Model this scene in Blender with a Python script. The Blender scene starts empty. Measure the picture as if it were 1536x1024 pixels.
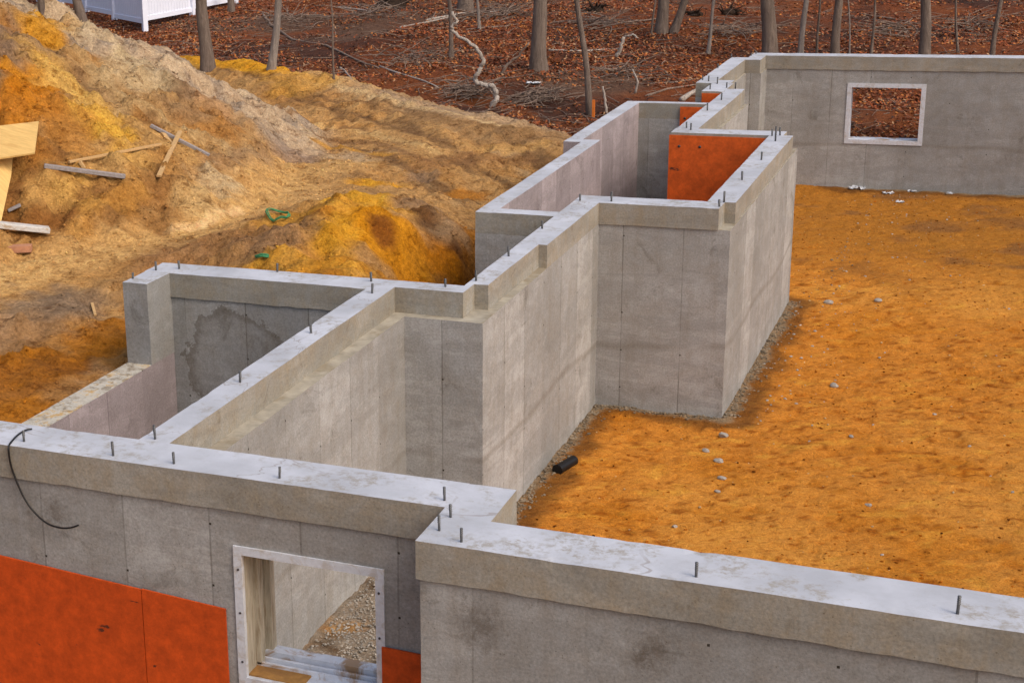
import bpy, math, random
import numpy as np
from mathutils import Vector, Matrix
random.seed(7); RNG = np.random.default_rng(11)
scene = bpy.context.scene
# ------------------------------------------------------------ camera
K = 3.5/3.0                                   # plan figures below are in a 3-unit-eye-height survey, K makes metres
CAMH = 3.5
AX = np.array([0.895728, -0.089227, -0.435558]); AY = np.array([0.442438, 0.275453, 0.853448]); AZ = np.array([-0.043825, 0.957165, -0.286208])
FPX, PX0, PY0 = 2391.92, 350.0, 512.0
cd = bpy.data.cameras.new('camera'); cam = bpy.data.objects.new('camera', cd); scene.collection.objects.link(cam)
cd.sensor_width = 36; cd.lens = FPX/1536*36; cd.shift_x = (768-PX0)/1536; cd.shift_y = 0
cd.clip_start = 0.1; cd.clip_end = 2000
r_ = Vector((AX[0], AY[0], AZ[0])); u_ = Vector((AX[1], AY[1], AZ[1])); f_ = Vector((AX[2], AY[2], AZ[2]))
M = Matrix((( r_.x, u_.x, -f_.x, 0), (r_.y, u_.y, -f_.y, 0), (r_.z, u_.z, -f_.z, CAMH), (0, 0, 0, 1)))
cam.matrix_world = M
scene.camera = cam
# ------------------------------------------------------------ world, sun, exposure
SUN_EL, SUN_AZ = math.radians(46), math.radians(111)        # azimuth from +Y towards +X
w = bpy.data.worlds.new('World'); scene.world = w; w.use_nodes = True
wn = w.node_tree; sky = wn.nodes.new('ShaderNodeTexSky'); sky.sky_type = 'NISHITA'; sky.sun_disc = False
sky.sun_elevation = SUN_EL; sky.sun_rotation = SUN_AZ; sky.dust_density = 6.0; sky.air_density = 1.0; sky.ozone_density = 1.0
bg = wn.nodes['Background']; bg.inputs['Strength'].default_value = 0.193
wn.links.new(sky.outputs[0], bg.inputs[0])
sl = bpy.data.lights.new('sun', 'SUN'); sl.energy = 0.62; sl.angle = math.radians(30); sl.color = (1.0, 0.96, 0.90)
so = bpy.data.objects.new('sun', sl); scene.collection.objects.link(so)
sd = Vector((math.sin(SUN_AZ)*math.cos(SUN_EL), math.cos(SUN_AZ)*math.cos(SUN_EL), math.sin(SUN_EL)))
so.rotation_euler = sd.to_track_quat('Z', 'Y').to_euler(); so.location = sd*60
scene.view_settings.view_transform = 'Standard'; scene.view_settings.look = 'None'
scene.view_settings.exposure = 0.0; scene.view_settings.gamma = 1.0
# ------------------------------------------------------------ helpers
C = scene.collection
def tag(o, label=None, cat=None, group=None, kind=None):
    if label: o['label'] = label
    if cat: o['category'] = cat
    if group: o['group'] = group
    if kind: o['kind'] = kind
    return o
def empty(name, loc=(0, 0, 0), parent=None):
    o = bpy.data.objects.new(name, None); C.objects.link(o); o.location = loc
    if parent: o.parent = parent
    return o
class MB:
    """collects vertices and faces for ONE mesh"""
    def __init__(s): s.v = []; s.f = []; s.m = []; s.sm = []
    def add(s, vs, fs, mat=0, smooth=False):
        b = len(s.v); s.v += [tuple(p) for p in vs]
        for f in fs: s.f.append(tuple(i+b for i in f)); s.m.append(mat); s.sm.append(smooth)
    def box(s, x0, x1, y0, y1, z0, z1, mat=0):
        vs = [(x, y, z) for z in (z0, z1) for y in (y0, y1) for x in (x0, x1)]
        s.add(vs, [(0, 2, 3, 1), (4, 5, 7, 6), (0, 1, 5, 4), (2, 6, 7, 3), (0, 4, 6, 2), (1, 3, 7, 5)], mat)
    def obox(s, c, ax, ay, az, hx, hy, hz, mat=0):
        c = Vector(c); vs = []
        for k in (-1, 1):
            for j in (-1, 1):
                for i in (-1, 1): vs.append(c+ax*hx*i+ay*hy*j+az*hz*k)
        s.add(vs, [(0, 2, 3, 1), (4, 5, 7, 6), (0, 1, 5, 4), (2, 6, 7, 3), (0, 4, 6, 2), (1, 3, 7, 5)], mat)
    def tube(s, pts, rad, n=8, mat=0, cap=True, wob=0.0):
        pts = [Vector(p) for p in pts]; rings = []
        if not hasattr(rad, '__len__'): rad = [rad]*len(pts)
        prev = None; vs = []
        for i, p in enumerate(pts):
            t = (pts[min(i+1, len(pts)-1)]-pts[max(i-1, 0)]).normalized()
            a = t.orthogonal().normalized() if prev is None else (prev-t*prev.dot(t)).normalized()
            prev = a; b = t.cross(a)
            for k in range(n):
                th = 2*math.pi*k/n; r = rad[i]*(1+wob*(random.random()-.5))
                vs.append(p+(a*math.cos(th)+b*math.sin(th))*r)
        fs = []
        for i in range(len(pts)-1):
            for k in range(n):
                k2 = (k+1) % n; fs.append((i*n+k, i*n+k2, (i+1)*n+k2, (i+1)*n+k))
        if cap: fs.append(tuple(range(n-1, -1, -1))); fs.append(tuple((len(pts)-1)*n+k for k in range(n)))
        s.add(vs, fs, mat, True)
    def build(s, name, mats, parent=None, loc=(0, 0, 0), origin=None):
        me = bpy.data.meshes.new(name)
        vs = s.v
        if origin is not None:
            vs = [(p[0]-origin[0], p[1]-origin[1], p[2]-origin[2]) for p in vs]; loc = origin
        me.from_pydata(vs, [], s.f)
        for m in (mats if isinstance(mats, (list, tuple)) else [mats]): me.materials.append(m)
        me.polygons.foreach_set('material_index', s.m); me.polygons.foreach_set('use_smooth', s.sm); me.update()
        o = bpy.data.objects.new(name, me); C.objects.link(o); o.location = loc
        if parent: o.parent = parent
        return o
# ---- numpy value noise
def _h(ix, iy, seed):
    h = (ix*374761393+iy*668265263+seed*2147483647+1274126177) & 0xffffffff
    h = ((h ^ (h >> 13))*1274126177) & 0xffffffff
    return ((h ^ (h >> 16)) & 0xffff)/65535.0
def vnoise(x, y, seed=0):
    x = np.asarray(x, float); y = np.asarray(y, float)
    ix = np.floor(x).astype(np.int64); iy = np.floor(y).astype(np.int64); fx = x-ix; fy = y-iy
    fx = fx*fx*(3-2*fx); fy = fy*fy*(3-2*fy)
    a = _h(ix, iy, seed); b = _h(ix+1, iy, seed); c = _h(ix, iy+1, seed); d = _h(ix+1, iy+1, seed)
    return (a*(1-fx)+b*fx)*(1-fy)+(c*(1-fx)+d*fx)*fy
def fbm(x, y, scale, octv=4, seed=0, gain=.5):
    t = 0; a = 1; n = 0
    for k in range(octv):
        co, si = math.cos(k*1.1+seed), math.sin(k*1.1+seed)
        xx = (x*co-y*si)/scale*2**k; yy = (x*si+y*co)/scale*2**k
        t = t+a*vnoise(xx, yy, seed+k*17); n += a; a *= gain
    return t/n*2-1
def sst(e0, e1, x):
    t = np.clip((x-e0)/(e1-e0), 0, 1); return t*t*(3-2*t)
# ---- picture coordinates -> a place in the world (used to survey where things stand)
def ray(u, v):
    q = np.array([(u-PX0)/FPX, -(v-PY0)/FPX, 1.0]); return np.array([q@AX, q@AY, q@AZ])
def on_z(u, v, z): d = ray(u, v); return Vector(d*((z-CAMH)/d[2])+[0, 0, CAMH])
def on_y(u, v, y): d = ray(u, v); return Vector(d*(y/d[1])+[0, 0, CAMH])
def on_x(u, v, x): d = ray(u, v); return Vector(d*(x/d[0])+[0, 0, CAMH])
# ------------------------------------------------------------ terrain height
FLOOR = -1.90*K
FOOT = [(-5.97, -4.1, 6.95, 10.6), (-4.1, 5.2, 6.95, 10.6), (-2.2, 5.2, 6.5, 10.6), (-3.47, 5.2, 10.6, 13.95), (-4.2, 5.2, 13.25, 16.85),
        (-4.38, 5.2, 16.85, 19.67), (-3.4, 5.2, 19.67, 21.2), (-3.85, 5.2, 21.2, 24.5)]
FOOT = [tuple(a*K for a in f) for f in FOOT]
def foot_dist(x, y):
    d = np.full(np.shape(x), 1e9)
    for (a, b, c, e) in FOOT:
        dx = np.maximum(np.maximum(a-x, x-b), 0); dy = np.maximum(np.maximum(c-y, y-e), 0)
        d = np.minimum(d, np.hypot(dx, dy))
    return d
BX = [-60, -30, -20, -15, -12.1, -11.0, -9.6, -7.9, -6.0, -5.1, -4, 60]
BY = [38, 33, 30.5, 28.7, 27.2, 26.9, 25.6, 24.1, 23.9, 23.4, 22.5, 22.5]
def woods(x, y):
    return (-1.0-.05*(np.clip(x, -14, 8)+12)+.040*np.clip(y-29, 0, 26)+.02*np.clip(y-55, 0, 200)
            + .22*fbm(x, y, 5.0, 3, 31)*sst(26, 31, y)+.05*fbm(x, y, .8, 3, 32))
def dirtmask(x, y):
    yb = np.interp(x, BX, BY)+.45*fbm(x, y, 1.6, 3, 5)
    return 1-sst(-.15, .15, y-yb)
def heap_r(x, y):
    ex = x+14.6; ey = y-17.9
    th = np.arctan2(ey, ex)
    r = np.hypot(ex, ey)
    return r*(1+.05*np.sin(th*3+1)+.03*np.sin(th*7)), th
RTN = (.675, .738)
PTY = [8, 11, 12.8, 14.2, 15.7, 17.5, 19, 21]; PTX = [-11.5, -9.9, -9.15, -8.75, -8.5, -8.45, -8.5, -8.2]
def clods(x, y):
    """broken soil: sharp little steps"""
    a = fbm(x, y, .9, 4, 61); b = fbm(x, y, .33, 3, 62)
    c = fbm(x, y, .15, 2, 63)
    s1 = sst(.02, .14, fbm(x, y, 1.1, 4, 64)); s2 = sst(.0, .12, fbm(x, y, .5, 3, 65)); s3 = sst(.05, .15, fbm(x, y, .24, 3, 66))
    k = np.clip(1-.72*sst(15.5, 18, y+.4*x*0), 0, 1)
    return (np.abs(a)*.10+.07*s1)*k+np.abs(b)*.08+np.abs(c)*.05+.06*s2*k+.045*s3-.08
def land(x, y):
    d = foot_dist(x, y)
    z = -.86+.42*sst(0, 3.0, d)
    z = z+.12*sst(3, 9, d)
    z = z-1.7*sst(8.22, 8.0, y)*sst(-9.6, -9.0, x)-.5*sst(8.0, 6.5, y)
    # wheel ruts across the plateau behind
    rt = x*RTN[0]+y*RTN[1]+.25*fbm(x, y, 3, 2, 9)
    pl = sst(17.0, 19.5, y)
    z = z+(.022*np.sin(rt*3.1)+.022*(1-2*np.abs(np.sin(rt*5.3)))**3+.015*np.sin(rt*31)*sst(-.1, .3, fbm(x, y, 1.5, 2, 12)))*pl
    # berm along the wood edge
    yb = np.interp(x, BX, BY)
    z = z+.20*np.exp(-((y-yb+.9)/.9)**2)
    z = z+.10*np.exp(-(((x+13.6)/1.5)**2+((y-27.6)/.8)**2))+.07*np.exp(-(((x+11.9)/1.2)**2+((y-26.6)/.7)**2))
    # orange bank behind the middle wall, broken edge towards the bay
    m = .42*(1+.6*fbm(x, y, .55, 4, 48))*np.exp(-(((x+6.45)/1.05)**2+((y-15.9)/2.0)**2)**1.2)+.22*np.exp(-(((x+5.9)/.8)**2+((y-13.6)/.9)**2))
    brk = sst(-5.75, -5.45, x+.35*fbm(x, y, .7, 3, 14))
    m = m-.34*np.exp(-(((x+5.75)/.22)**2+((y-15.6)/.5)**2))-.2*np.exp(-(((x+6.35)/.25)**2+((y-14.6)/.22)**2))-.2*np.exp(-(((x+5.4)/.2)**2+((y-15.1)/.2)**2))
    m = m-.24*brk*sst(14.3, 14.9, y)*sst(17.5, 16.3, y)
    z = z+m*(1+.10*fbm(x, y, .8, 3, 21))
    z = z-.35*np.exp(-(((x+5.35)/.35)**2+((y-15.6)/1.2)**2))
    # rough soil
    z = z+clods(x, y)*(.55+.45*sst(.2, 1.2, d))*(1-.85*np.exp(-((x-np.interp(y, PTY, PTX))/.65)**2))-.05
    # the big heap
    r, th = heap_r(x, y)
    hp = 3.38*(1-r/6.25)-.32*sst(3.6, .8, r)
    hp = hp+.13*fbm(x, y, 1.8, 4, 41)*sst(6.4, 4.8, r)+.20*np.abs(fbm(x, y, .6, 4, 43))*sst(6.6, 5.6, r)-.14*np.abs(fbm(th*6, r*.35, .6, 3, 44))*sst(6.4, 5, r)
    hh = fbm(x, y, .7, 4, 45); hp = hp+(.06*sst(.02, .10, hh)-.09*sst(.16, .28, -hh))*sst(6.5, 5.6, r)+.08*sst(.0, .10, fbm(x, y, .34, 4, 46))+.07*np.abs(fbm(x, y, .17, 2, 47))*sst(6.6, 6.0, r)
    hp = hp-.22*np.exp(-(((x+11.1)/.45)**2+((y-17.6)/.6)**2))
    z = np.maximum(z, z*.25+hp-.33)
    k = dirtmask(x, y)
    return z*k+woods(x, y)*(1-k)
def hgt(x, y): return float(land(np.array([float(x)]), np.array([float(y)]))[0])
def inner(x, y):
    z = FLOOR+.012*fbm(x, y, .35, 4, 71)+.03*fbm(x, y, 2.2, 3, 72)
    ru = x*.60+y*.80
    U = x*.82+y*.57; W = -x*.57+y*.82
    z = z+.030*np.abs(fbm(U*.7, W*1.2, .38, 4, 73))-.022*sst(.1, .4, fbm(U*.7, W*1.2, .16, 4, 114, .65))+.012*fbm(x, y, .12, 2, 74)
    return z
def hit(u, v, floor=False):
    d = ray(u, v); ts = np.linspace(5, 140, 2701); P = d[None, :]*ts[:, None]/d[1]*1.0
    P[:, 2] += CAMH
    if floor: g = inner(P[:, 0], P[:, 1])
    else: g = land(P[:, 0], P[:, 1])
    ok = np.where(P[:, 2] < g)[0]
    i = ok[0] if len(ok) else -1
    a, b = P[i-1], P[i]; ga, gb = g[i-1], g[i]
    t = (a[2]-ga)/max(1e-9, (a[2]-ga)-(b[2]-gb))
    return Vector(a+(b-a)*t)
# ------------------------------------------------------------ node helpers
def newmat(name, rough=.9, spec=.25):
    m = bpy.data.materials.new(name); m.use_nodes = True; nt = m.node_tree
    b = nt.nodes['Principled BSDF']; b.inputs['Roughness'].default_value = rough
    b.inputs['Specular IOR Level'].default_value = spec
    return m, nt, b
class N:
    def __init__(s, nt): s.nt = nt; s.g = nt.nodes.new('ShaderNodeNewGeometry')
    def n(s, t, **kw):
        o = s.nt.nodes.new(t)
        for k, v in kw.items(): setattr(o, k, v)
        return o
    def put(s, inp, v):
        if hasattr(v, 'is_output'): s.nt.links.new(v, inp)
        elif v is not None: inp.default_value = v
    def math(s, op, a, b=None, c=None, clamp=False):
        o = s.n('ShaderNodeMath', operation=op, use_clamp=clamp); s.put(o.inputs[0], a)
        if b is not None: s.put(o.inputs[1], b)
        if c is not None: s.put(o.inputs[2], c)
        return o.outputs[0]
    def pos(s, scale=(1, 1, 1), rot=0):
        m = s.n('ShaderNodeMapping'); s.nt.links.new(s.g.outputs['Position'], m.inputs[0]); m.inputs['Scale'].default_value = scale
        m.inputs['Rotation'].default_value = (0, 0, rot); return m.outputs[0]
    def noise(s, vec, scale, det=4, rough=.55, dist=0.0):
        o = s.n('ShaderNodeTexNoise'); s.put(o.inputs['Vector'], vec); o.inputs['Scale'].default_value = scale
        o.inputs['Detail'].default_value = det; o.inputs['Roughness'].default_value = rough; o.inputs['Distortion'].default_value = dist
        return o.outputs[0]
    def ramp(s, fac, stops):
        o = s.n('ShaderNodeValToRGB'); s.put(o.inputs[0], fac); e = o.color_ramp.elements
        while len(e) < len(stops): e.new(.5)
        for i, (p, c) in enumerate(stops):
            e[i].position = p; e[i].color = (c, c, c, 1) if not hasattr(c, '__len__') else (*c, 1)
        return o.outputs[0]
    def mix(s, fac, a, b, mode='MIX'):
        o = s.n('ShaderNodeMix', data_type='RGBA', blend_type=mode); s.put(o.inputs[0], fac)
        for i, v in ((6, a), (7, b)):
            s.put(o.inputs[i], (*v, 1) if isinstance(v, tuple) and len(v) == 3 else v)
        return o.outputs[2]
    def bump(s, b, h, strength=.3, dist=.02, nrm=None):
        o = s.n('ShaderNodeBump'); o.inputs['Strength'].default_value = strength; o.inputs['Distance'].default_value = dist
        s.put(o.inputs['Height'], h)
        if nrm is not None: s.nt.links.new(nrm, o.inputs['Normal'])
        s.nt.links.new(o.outputs[0], b.inputs['Normal']); return o.outputs[0]
def concrete(name, c1, c2, stain, stain_amt=.5, panels=True, patches=(), ring=None):
    m, nt, b = newmat(name, .88, .2); q = N(nt)
    P = q.pos(); sep = q.n('ShaderNodeSeparateXYZ'); nt.links.new(q.g.outputs['Position'], sep.inputs[0])
    ns = q.n('ShaderNodeSeparateXYZ'); nt.links.new(q.g.outputs['True Normal'], ns.inputs[0])
    isx = q.math('GREATER_THAN', q.math('ABSOLUTE', ns.outputs[0]), .5)
    s_ = q.math('ADD', q.math('MULTIPLY', sep.outputs[1], isx), q.math('MULTIPLY', sep.outputs[0], q.math('SUBTRACT', 1, isx)))
    big = q.noise(P, 1.3, 5, .62, .4); mid = q.noise(P, 7, 6, .7, .3); fine = q.noise(P, 60, 5, .7)
    streak = q.noise(q.pos((9, 9, .9)), 1.0, 5, .65)
    col = q.mix(q.ramp(big, [(.36, 0.0), (.66, 1.0)]), c1, c2)
    if panels:
        sp = q.math('DIVIDE', s_, .61); idx = q.math('FLOOR', sp)
        wn_ = q.n('ShaderNodeTexWhiteNoise', noise_dimensions='1D'); q.put(wn_.inputs['W'], q.math('ADD', idx, q.math('MULTIPLY', isx, 37.0)))
        pv = q.math('MULTIPLY_ADD', wn_.outputs[0], .36, .82)
        zt = q.math('LESS_THAN', sep.outputs[2], q.math('MULTIPLY_ADD', big, .25, -1.42))
        pv = q.math('MULTIPLY', pv, q.math('MULTIPLY_ADD', zt, .07, .98))
        cc = q.n('ShaderNodeCombineColor'); 
        for i in range(3): q.put(cc.inputs[i], pv)
        col = q.mix(1.0, col, cc.outputs[0], 'MULTIPLY')
    col = q.mix(q.math('MULTIPLY', q.ramp(mid, [(.42, 0.0), (.62, 1.0)]), stain_amt*.55), col, stain)
    col = q.mix(q.math('MULTIPLY', q.ramp(streak, [(.48, 0.0), (.72, 1.0)]), stain_amt*.6), col, stain)
    wm = q.ramp(q.noise(q.pos((.7, .7, 3.0)), 1.5, 7, .7, .6), [(.47, 0.), (.53, 1.)]); col = q.mix(q.math('MULTIPLY', wm, .28), col, tuple(a*.66 for a in c2))
    blot = q.ramp(q.noise(P, 2.6, 7, .72, .8), [(.60, 0.0), (.66, 1.0)])
    col = q.mix(q.math('MULTIPLY', blot, stain_amt*.7), col, tuple(a*.45 for a in stain))
    pale = q.ramp(q.noise(q.pos((1, 1, 1.6)), 3.1, 6, .7, .5), [(.60, 0.0), (.74, 1.0)])
    col = q.mix(q.math('MULTIPLY', pale, .35), col, tuple(min(1, a*1.35) for a in c1))
    h = q.math('MULTIPLY_ADD', mid, .6, q.math('MULTIPLY', fine, .35))
    if panels:
        fr = q.math('FRACT', q.math('ADD', sp, q.math('MULTIPLY', q.math('SUBTRACT', mid, .5), .012)))
        ln = q.math('MULTIPLY', q.math('LESS_THAN', fr, .020), q.math('GREATER_THAN', wn_.outputs[0], .22))
        lnw = q.math('MULTIPLY', ln, q.ramp(streak, [(.35, .05), (.65, .6)]))
        col = q.mix(lnw, col, tuple(a*.35 for a in stain))
        h = q.math('SUBTRACT', h, q.math('MULTIPLY', ln, .8))
        # lift line of the pour, wavy
        cj = q.math('ABSOLUTE', q.math('SUBTRACT', sep.outputs[2], q.math('MULTIPLY_ADD', q.noise(P, .7, 3, .5), .34, -1.64)))
        cjl = q.ramp(q.math('ADD', cj, q.math('MULTIPLY', q.math('SUBTRACT', mid, .5), .08)), [(0.0, .9), (.020, .6), (.048, 0.0)])
        cjl = q.math('MULTIPLY', cjl, q.ramp(q.noise(P, .8, 3), [(.33, 0.0), (.46, 1.0)]))
        col = q.mix(q.math('MULTIPLY', cjl, .42), col, tuple(a*.72 for a in stain))
        # tie holes
        v = q.math('ABSOLUTE', q.math('SUBTRACT', q.math('FRACT', q.math('DIVIDE', q.math('ADD', sep.outputs[2], .13), .41)), .5))
        dt = q.math('MULTIPLY', q.math('LESS_THAN', v, .018), q.math('LESS_THAN', q.math('ABSOLUTE', q.math('SUBTRACT', fr, .02)), .012))
        dt = q.math('MULTIPLY', dt, q.math('GREATER_THAN', q.noise(P, 1.7, 1), .5))
        col = q.mix(dt, col, tuple(a*.2 for a in stain))
    for (pc, pr) in patches:          # mould blooms on the face
        vd = q.n('ShaderNodeVectorMath', operation='DISTANCE'); q.put(vd.inputs[0], P); vd.inputs[1].default_value = pc
        dd = q.math('ADD', q.math('DIVIDE', vd.outputs['Value'], pr), q.math('MULTIPLY', q.math('SUBTRACT', q.noise(P, 16, 7, .85, .3), .5), 4.0))
        col = q.mix(q.ramp(dd, [(.1, .62), (1.0, 0.0)]), col, (.10, .078, .058))
    if ring:
        pc, pr = ring; vd = q.n('ShaderNodeVectorMath', operation='DISTANCE'); q.put(vd.inputs[0], P); vd.inputs[1].default_value = pc
        dd = q.math('ADD', q.math('DIVIDE', vd.outputs['Value'], pr), q.math('MULTIPLY', q.math('SUBTRACT', q.noise(P, 3.2, 7, .72, .3), .5), 1.0))
        col = q.mix(q.ramp(dd, [(.90, .22), (1.03, 0.0)]), col, (.14, .115, .09)); col = q.mix(q.ramp(dd, [(.80, 0.0), (.95, .55), (1.0, .55), (1.1, 0.0)]), col, (.10, .078, .055))
    # air bubbles
    vo = q.n('ShaderNodeTexVoronoi'); q.put(vo.inputs['Vector'], P); vo.inputs['Scale'].default_value = 26
    bub = q.math('LESS_THAN', vo.outputs[0], .10)
    bub = q.math('MULTIPLY', bub, q.math('GREATER_THAN', mid, .5))
    col = q.mix(q.math('MULTIPLY', bub, .55), col, tuple(a*.4 for a in stain))
    col = q.mix(.5, col, q.ramp(fine, [(.3, .30), (.7, .75)]), 'OVERLAY')
    nt.links.new(col, b.inputs['Base Color']); q.bump(b, h, .35, .012)
    return m
M_CON = concrete('concrete', (.365, .362, .352), (.290, .283, .268), (.200, .165, .120), .5)
M_CONA = concrete('concrete_ringed', (.365, .362, .352), (.290, .283, .268), (.200, .165, .120), .5, ring=(tuple(on_y(352, 545, 10.455*K)), .50))
M_CONB = concrete('concrete_mould', (.345, .340, .328), (.268, .260, .246), (.190, .155, .115), .5, patches=[(tuple(on_y(716, 940, 6.36*K)), .17), (tuple(on_y(985, 975, 6.36*K)), .13), (tuple(on_y(80, 770, 6.78*K)), .12), (tuple(on_y(955, 990, 6.36*K)), .08)])
M_CONP = concrete('concrete_mauve', (.385, .325, .330), (.310, .262, .265), (.17, .130, .115), .45)
M_BAND = concrete('concrete_band', (.315, .298, .262), (.250, .235, .203), (.26, .185, .09), .55, panels=False)
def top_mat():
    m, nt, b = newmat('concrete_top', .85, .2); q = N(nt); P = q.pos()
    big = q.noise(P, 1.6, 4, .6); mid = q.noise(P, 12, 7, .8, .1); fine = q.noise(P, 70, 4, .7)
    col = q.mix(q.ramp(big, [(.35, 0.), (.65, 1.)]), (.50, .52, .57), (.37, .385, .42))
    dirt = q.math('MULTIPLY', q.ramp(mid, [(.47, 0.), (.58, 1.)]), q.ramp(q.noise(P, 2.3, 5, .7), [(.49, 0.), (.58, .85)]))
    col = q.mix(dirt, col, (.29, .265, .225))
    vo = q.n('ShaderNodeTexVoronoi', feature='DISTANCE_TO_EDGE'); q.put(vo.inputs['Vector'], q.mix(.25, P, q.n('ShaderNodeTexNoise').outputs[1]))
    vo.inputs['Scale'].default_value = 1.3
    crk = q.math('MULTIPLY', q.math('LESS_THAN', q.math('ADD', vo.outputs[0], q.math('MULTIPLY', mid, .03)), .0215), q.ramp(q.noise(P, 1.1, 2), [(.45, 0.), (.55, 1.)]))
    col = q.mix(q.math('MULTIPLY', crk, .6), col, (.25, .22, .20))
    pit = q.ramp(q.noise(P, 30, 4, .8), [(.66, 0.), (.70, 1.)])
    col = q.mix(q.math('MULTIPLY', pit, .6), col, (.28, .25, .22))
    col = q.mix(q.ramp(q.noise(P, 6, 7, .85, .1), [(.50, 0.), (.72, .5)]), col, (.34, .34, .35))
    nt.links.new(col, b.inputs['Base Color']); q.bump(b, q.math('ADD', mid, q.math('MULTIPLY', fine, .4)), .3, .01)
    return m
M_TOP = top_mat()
def ledge_mat():
    m, nt, b = newmat('concrete_ledge', .9, .2); q = N(nt); P = q.pos()
    mid = q.noise(P, 5, 8, .82, .3); f2 = q.noise(P, 14, 6, .75, .5)
    col = q.ramp(mid, [(.30, (.16, .12, .08)), (.44, (.42, .38, .31)), (.52, (.50, .48, .42)), (.60, (.50, .30, .08)), (.72, (.40, .36, .30))])
    col = q.mix(q.ramp(f2, [(.50, 0.), (.62, .8)]), col, (.19, .15, .10))
    nt.links.new(col, b.inputs['Base Color']); q.bump(b, f2, .6, .02)
    return m
M_LEDGE = ledge_mat()
def plain(name, col, var=.25, scale=12, rough=.8, stretch=(1, 1, 1), spec=.3, metal=0.0, stain=None, samt=.5, bump=.2):
    m, nt, b = newmat(name, rough, spec); q = N(nt)
    tc = q.n('ShaderNodeTexCoord'); mp = q.n('ShaderNodeMapping'); nt.links.new(tc.outputs['Object'], mp.inputs[0]); mp.inputs['Scale'].default_value = stretch
    n1 = q.noise(mp.outputs[0], scale, 6, .65, .3)
    c = q.mix(q.ramp(n1, [(.3, 0.), (.7, 1.)]), tuple(a*(1-var) for a in col), tuple(min(1, a*(1+var)) for a in col))
    if stain: c = q.mix(q.math('MULTIPLY', q.ramp(q.noise(mp.outputs[0], scale*.35, 6, .7, .6), [(.50, 0.), (.60, 1.)]), samt), c, stain)
    nt.links.new(c, b.inputs['Base Color']); b.inputs['Metallic'].default_value = metal
    q.bump(b, n1, bump, .01)
    return m
M_LEDGEC = plain('ledge_concrete', (.315, .285, .225), .3, 7, .9, stain=(.22, .17, .10), samt=.6)
M_STEEL = plain('galvanised_steel', (.13, .13, .13), .3, 40, .5, metal=.6)
M_WHITE = plain('white_frame', (.56, .58, .62), .10, 30, .5, stain=(.40, .33, .25), samt=.5)
M_SILL = plain('sill_metal', (.62, .65, .71), .12, 9, .45, stain=(.34, .19, .07), samt=.9)
M_BUCK = plain('window_buck', (.42, .37, .28), .25, 6, .8, (9, 9, 1), stain=(.22, .16, .09), samt=.6)
M_RUST = plain('rusty_channel', (.38, .19, .05), .35, 9, .85, stain=(.20, .10, .04))
M_SCREW = plain('screw', (.06, .05, .05), .2, 30, .5)
def panel_mat(name, col):
    m, nt, b = newmat(name, .62, .3); q = N(nt); P = q.pos()
    a = q.noise(P, 8, 7, .78, .15); c = q.noise(P, 26, 5, .75, .1)
    k = q.mix(q.ramp(a, [(.34, 0.), (.66, 1.)]), tuple(t*.70 for t in col), tuple(min(1, t*1.22) for t in col))
    k = q.mix(q.math('MULTIPLY', q.ramp(c, [(.5, 0.), (.72, 1.)]), .35), k, tuple(t*.55 for t in col))
    sp = q.ramp(q.noise(q.pos((1, 1, 2)), 6.0, 3, .6), [(.70, 0.), (.74, 1.)])
    k = q.mix(q.math('MULTIPLY', sp, .85), k, (.035, .018, .012))
    nt.links.new(k, b.inputs['Base Color']); q.bump(b, c, .15, .01)
    return m
M_ORANGE = panel_mat('orange_board', (.62, .098, .010))
M_ORANGE2 = panel_mat('red_orange_board', (.52, .068, .007))
M_PLY = plain('plywood', (.62, .40, .14), .16, 5, .75, (1, 6, 1), stain=(.48, .27, .08), samt=.5)
M_LUMB = plain('lumber', (.48, .30, .13), .22, 8, .8, (1, 8, 8))
M_LUMBG = plain('grey_lumber', (.27, .24, .23), .3, 8, .85, (1, 8, 8))
M_WBOARD = plain('weathered_white_board', (.52, .50, .47), .15, 8, .8, (1, 5, 5), stain=(.35, .22, .10), samt=.7)
M_BLACK = plain('black_plastic', (.012, .011, .011), .2, 20, .4)
M_GREEN = plain('green_hose', (.05, .22, .09), .3, 20, .6)
M_BRICK = plain('brick', (.42, .20, .11), .25, 14, .9)
M_STONE = plain('pale_stone', (.31, .285, .25), .35, 7, .9)
M_CRUMB = plain('crumbs', (.18, .14, .095), .7, 9, .95)
M_STONE2 = plain('gravel_stone', (.30, .27, .23), .55, 5, .9)
M_PLASTIC = plain('white_plastic', (.55, .57, .60), .1, 8, .4)
M_FENCE = plain('white_vinyl', (.74, .77, .88), .03, 4, .45)
M_STAKE = plain('orange_stake', (.75, .20, .03), .2, 9, .6)
def bark(name, c1, c2):
    m, nt, b = newmat(name, .95, .1); q = N(nt)
    n1 = q.noise(q.pos((20, 20, 2.6)), 1.0, 7, .78, .6); n2 = q.noise(q.pos(), 2.0, 4)
    c = q.mix(q.ramp(n1, [(.35, 0.), (.65, 1.)]), c1, c2); c = q.mix(q.math('MULTIPLY', q.ramp(n2, [(.45, 0.), (.65, 1.)]), .35), c, tuple(t*.6 for t in c1))
    nt.links.new(c, b.inputs['Base Color']); q.bump(b, n1, 1.0, .06); return m
M_BARK = bark('bark_grey_brown', (.14, .105, .085), (.27, .21, .17))
M_BARKG = bark('bark_pale', (.22, .185, .165), (.40, .345, .30))
M_TWIG = bark('dead_wood', (.19, .13, .10), (.38, .29, .23))
M_BIRCH = bark('pale_dead_wood', (.38, .32, .27), (.62, .55, .48))
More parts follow.
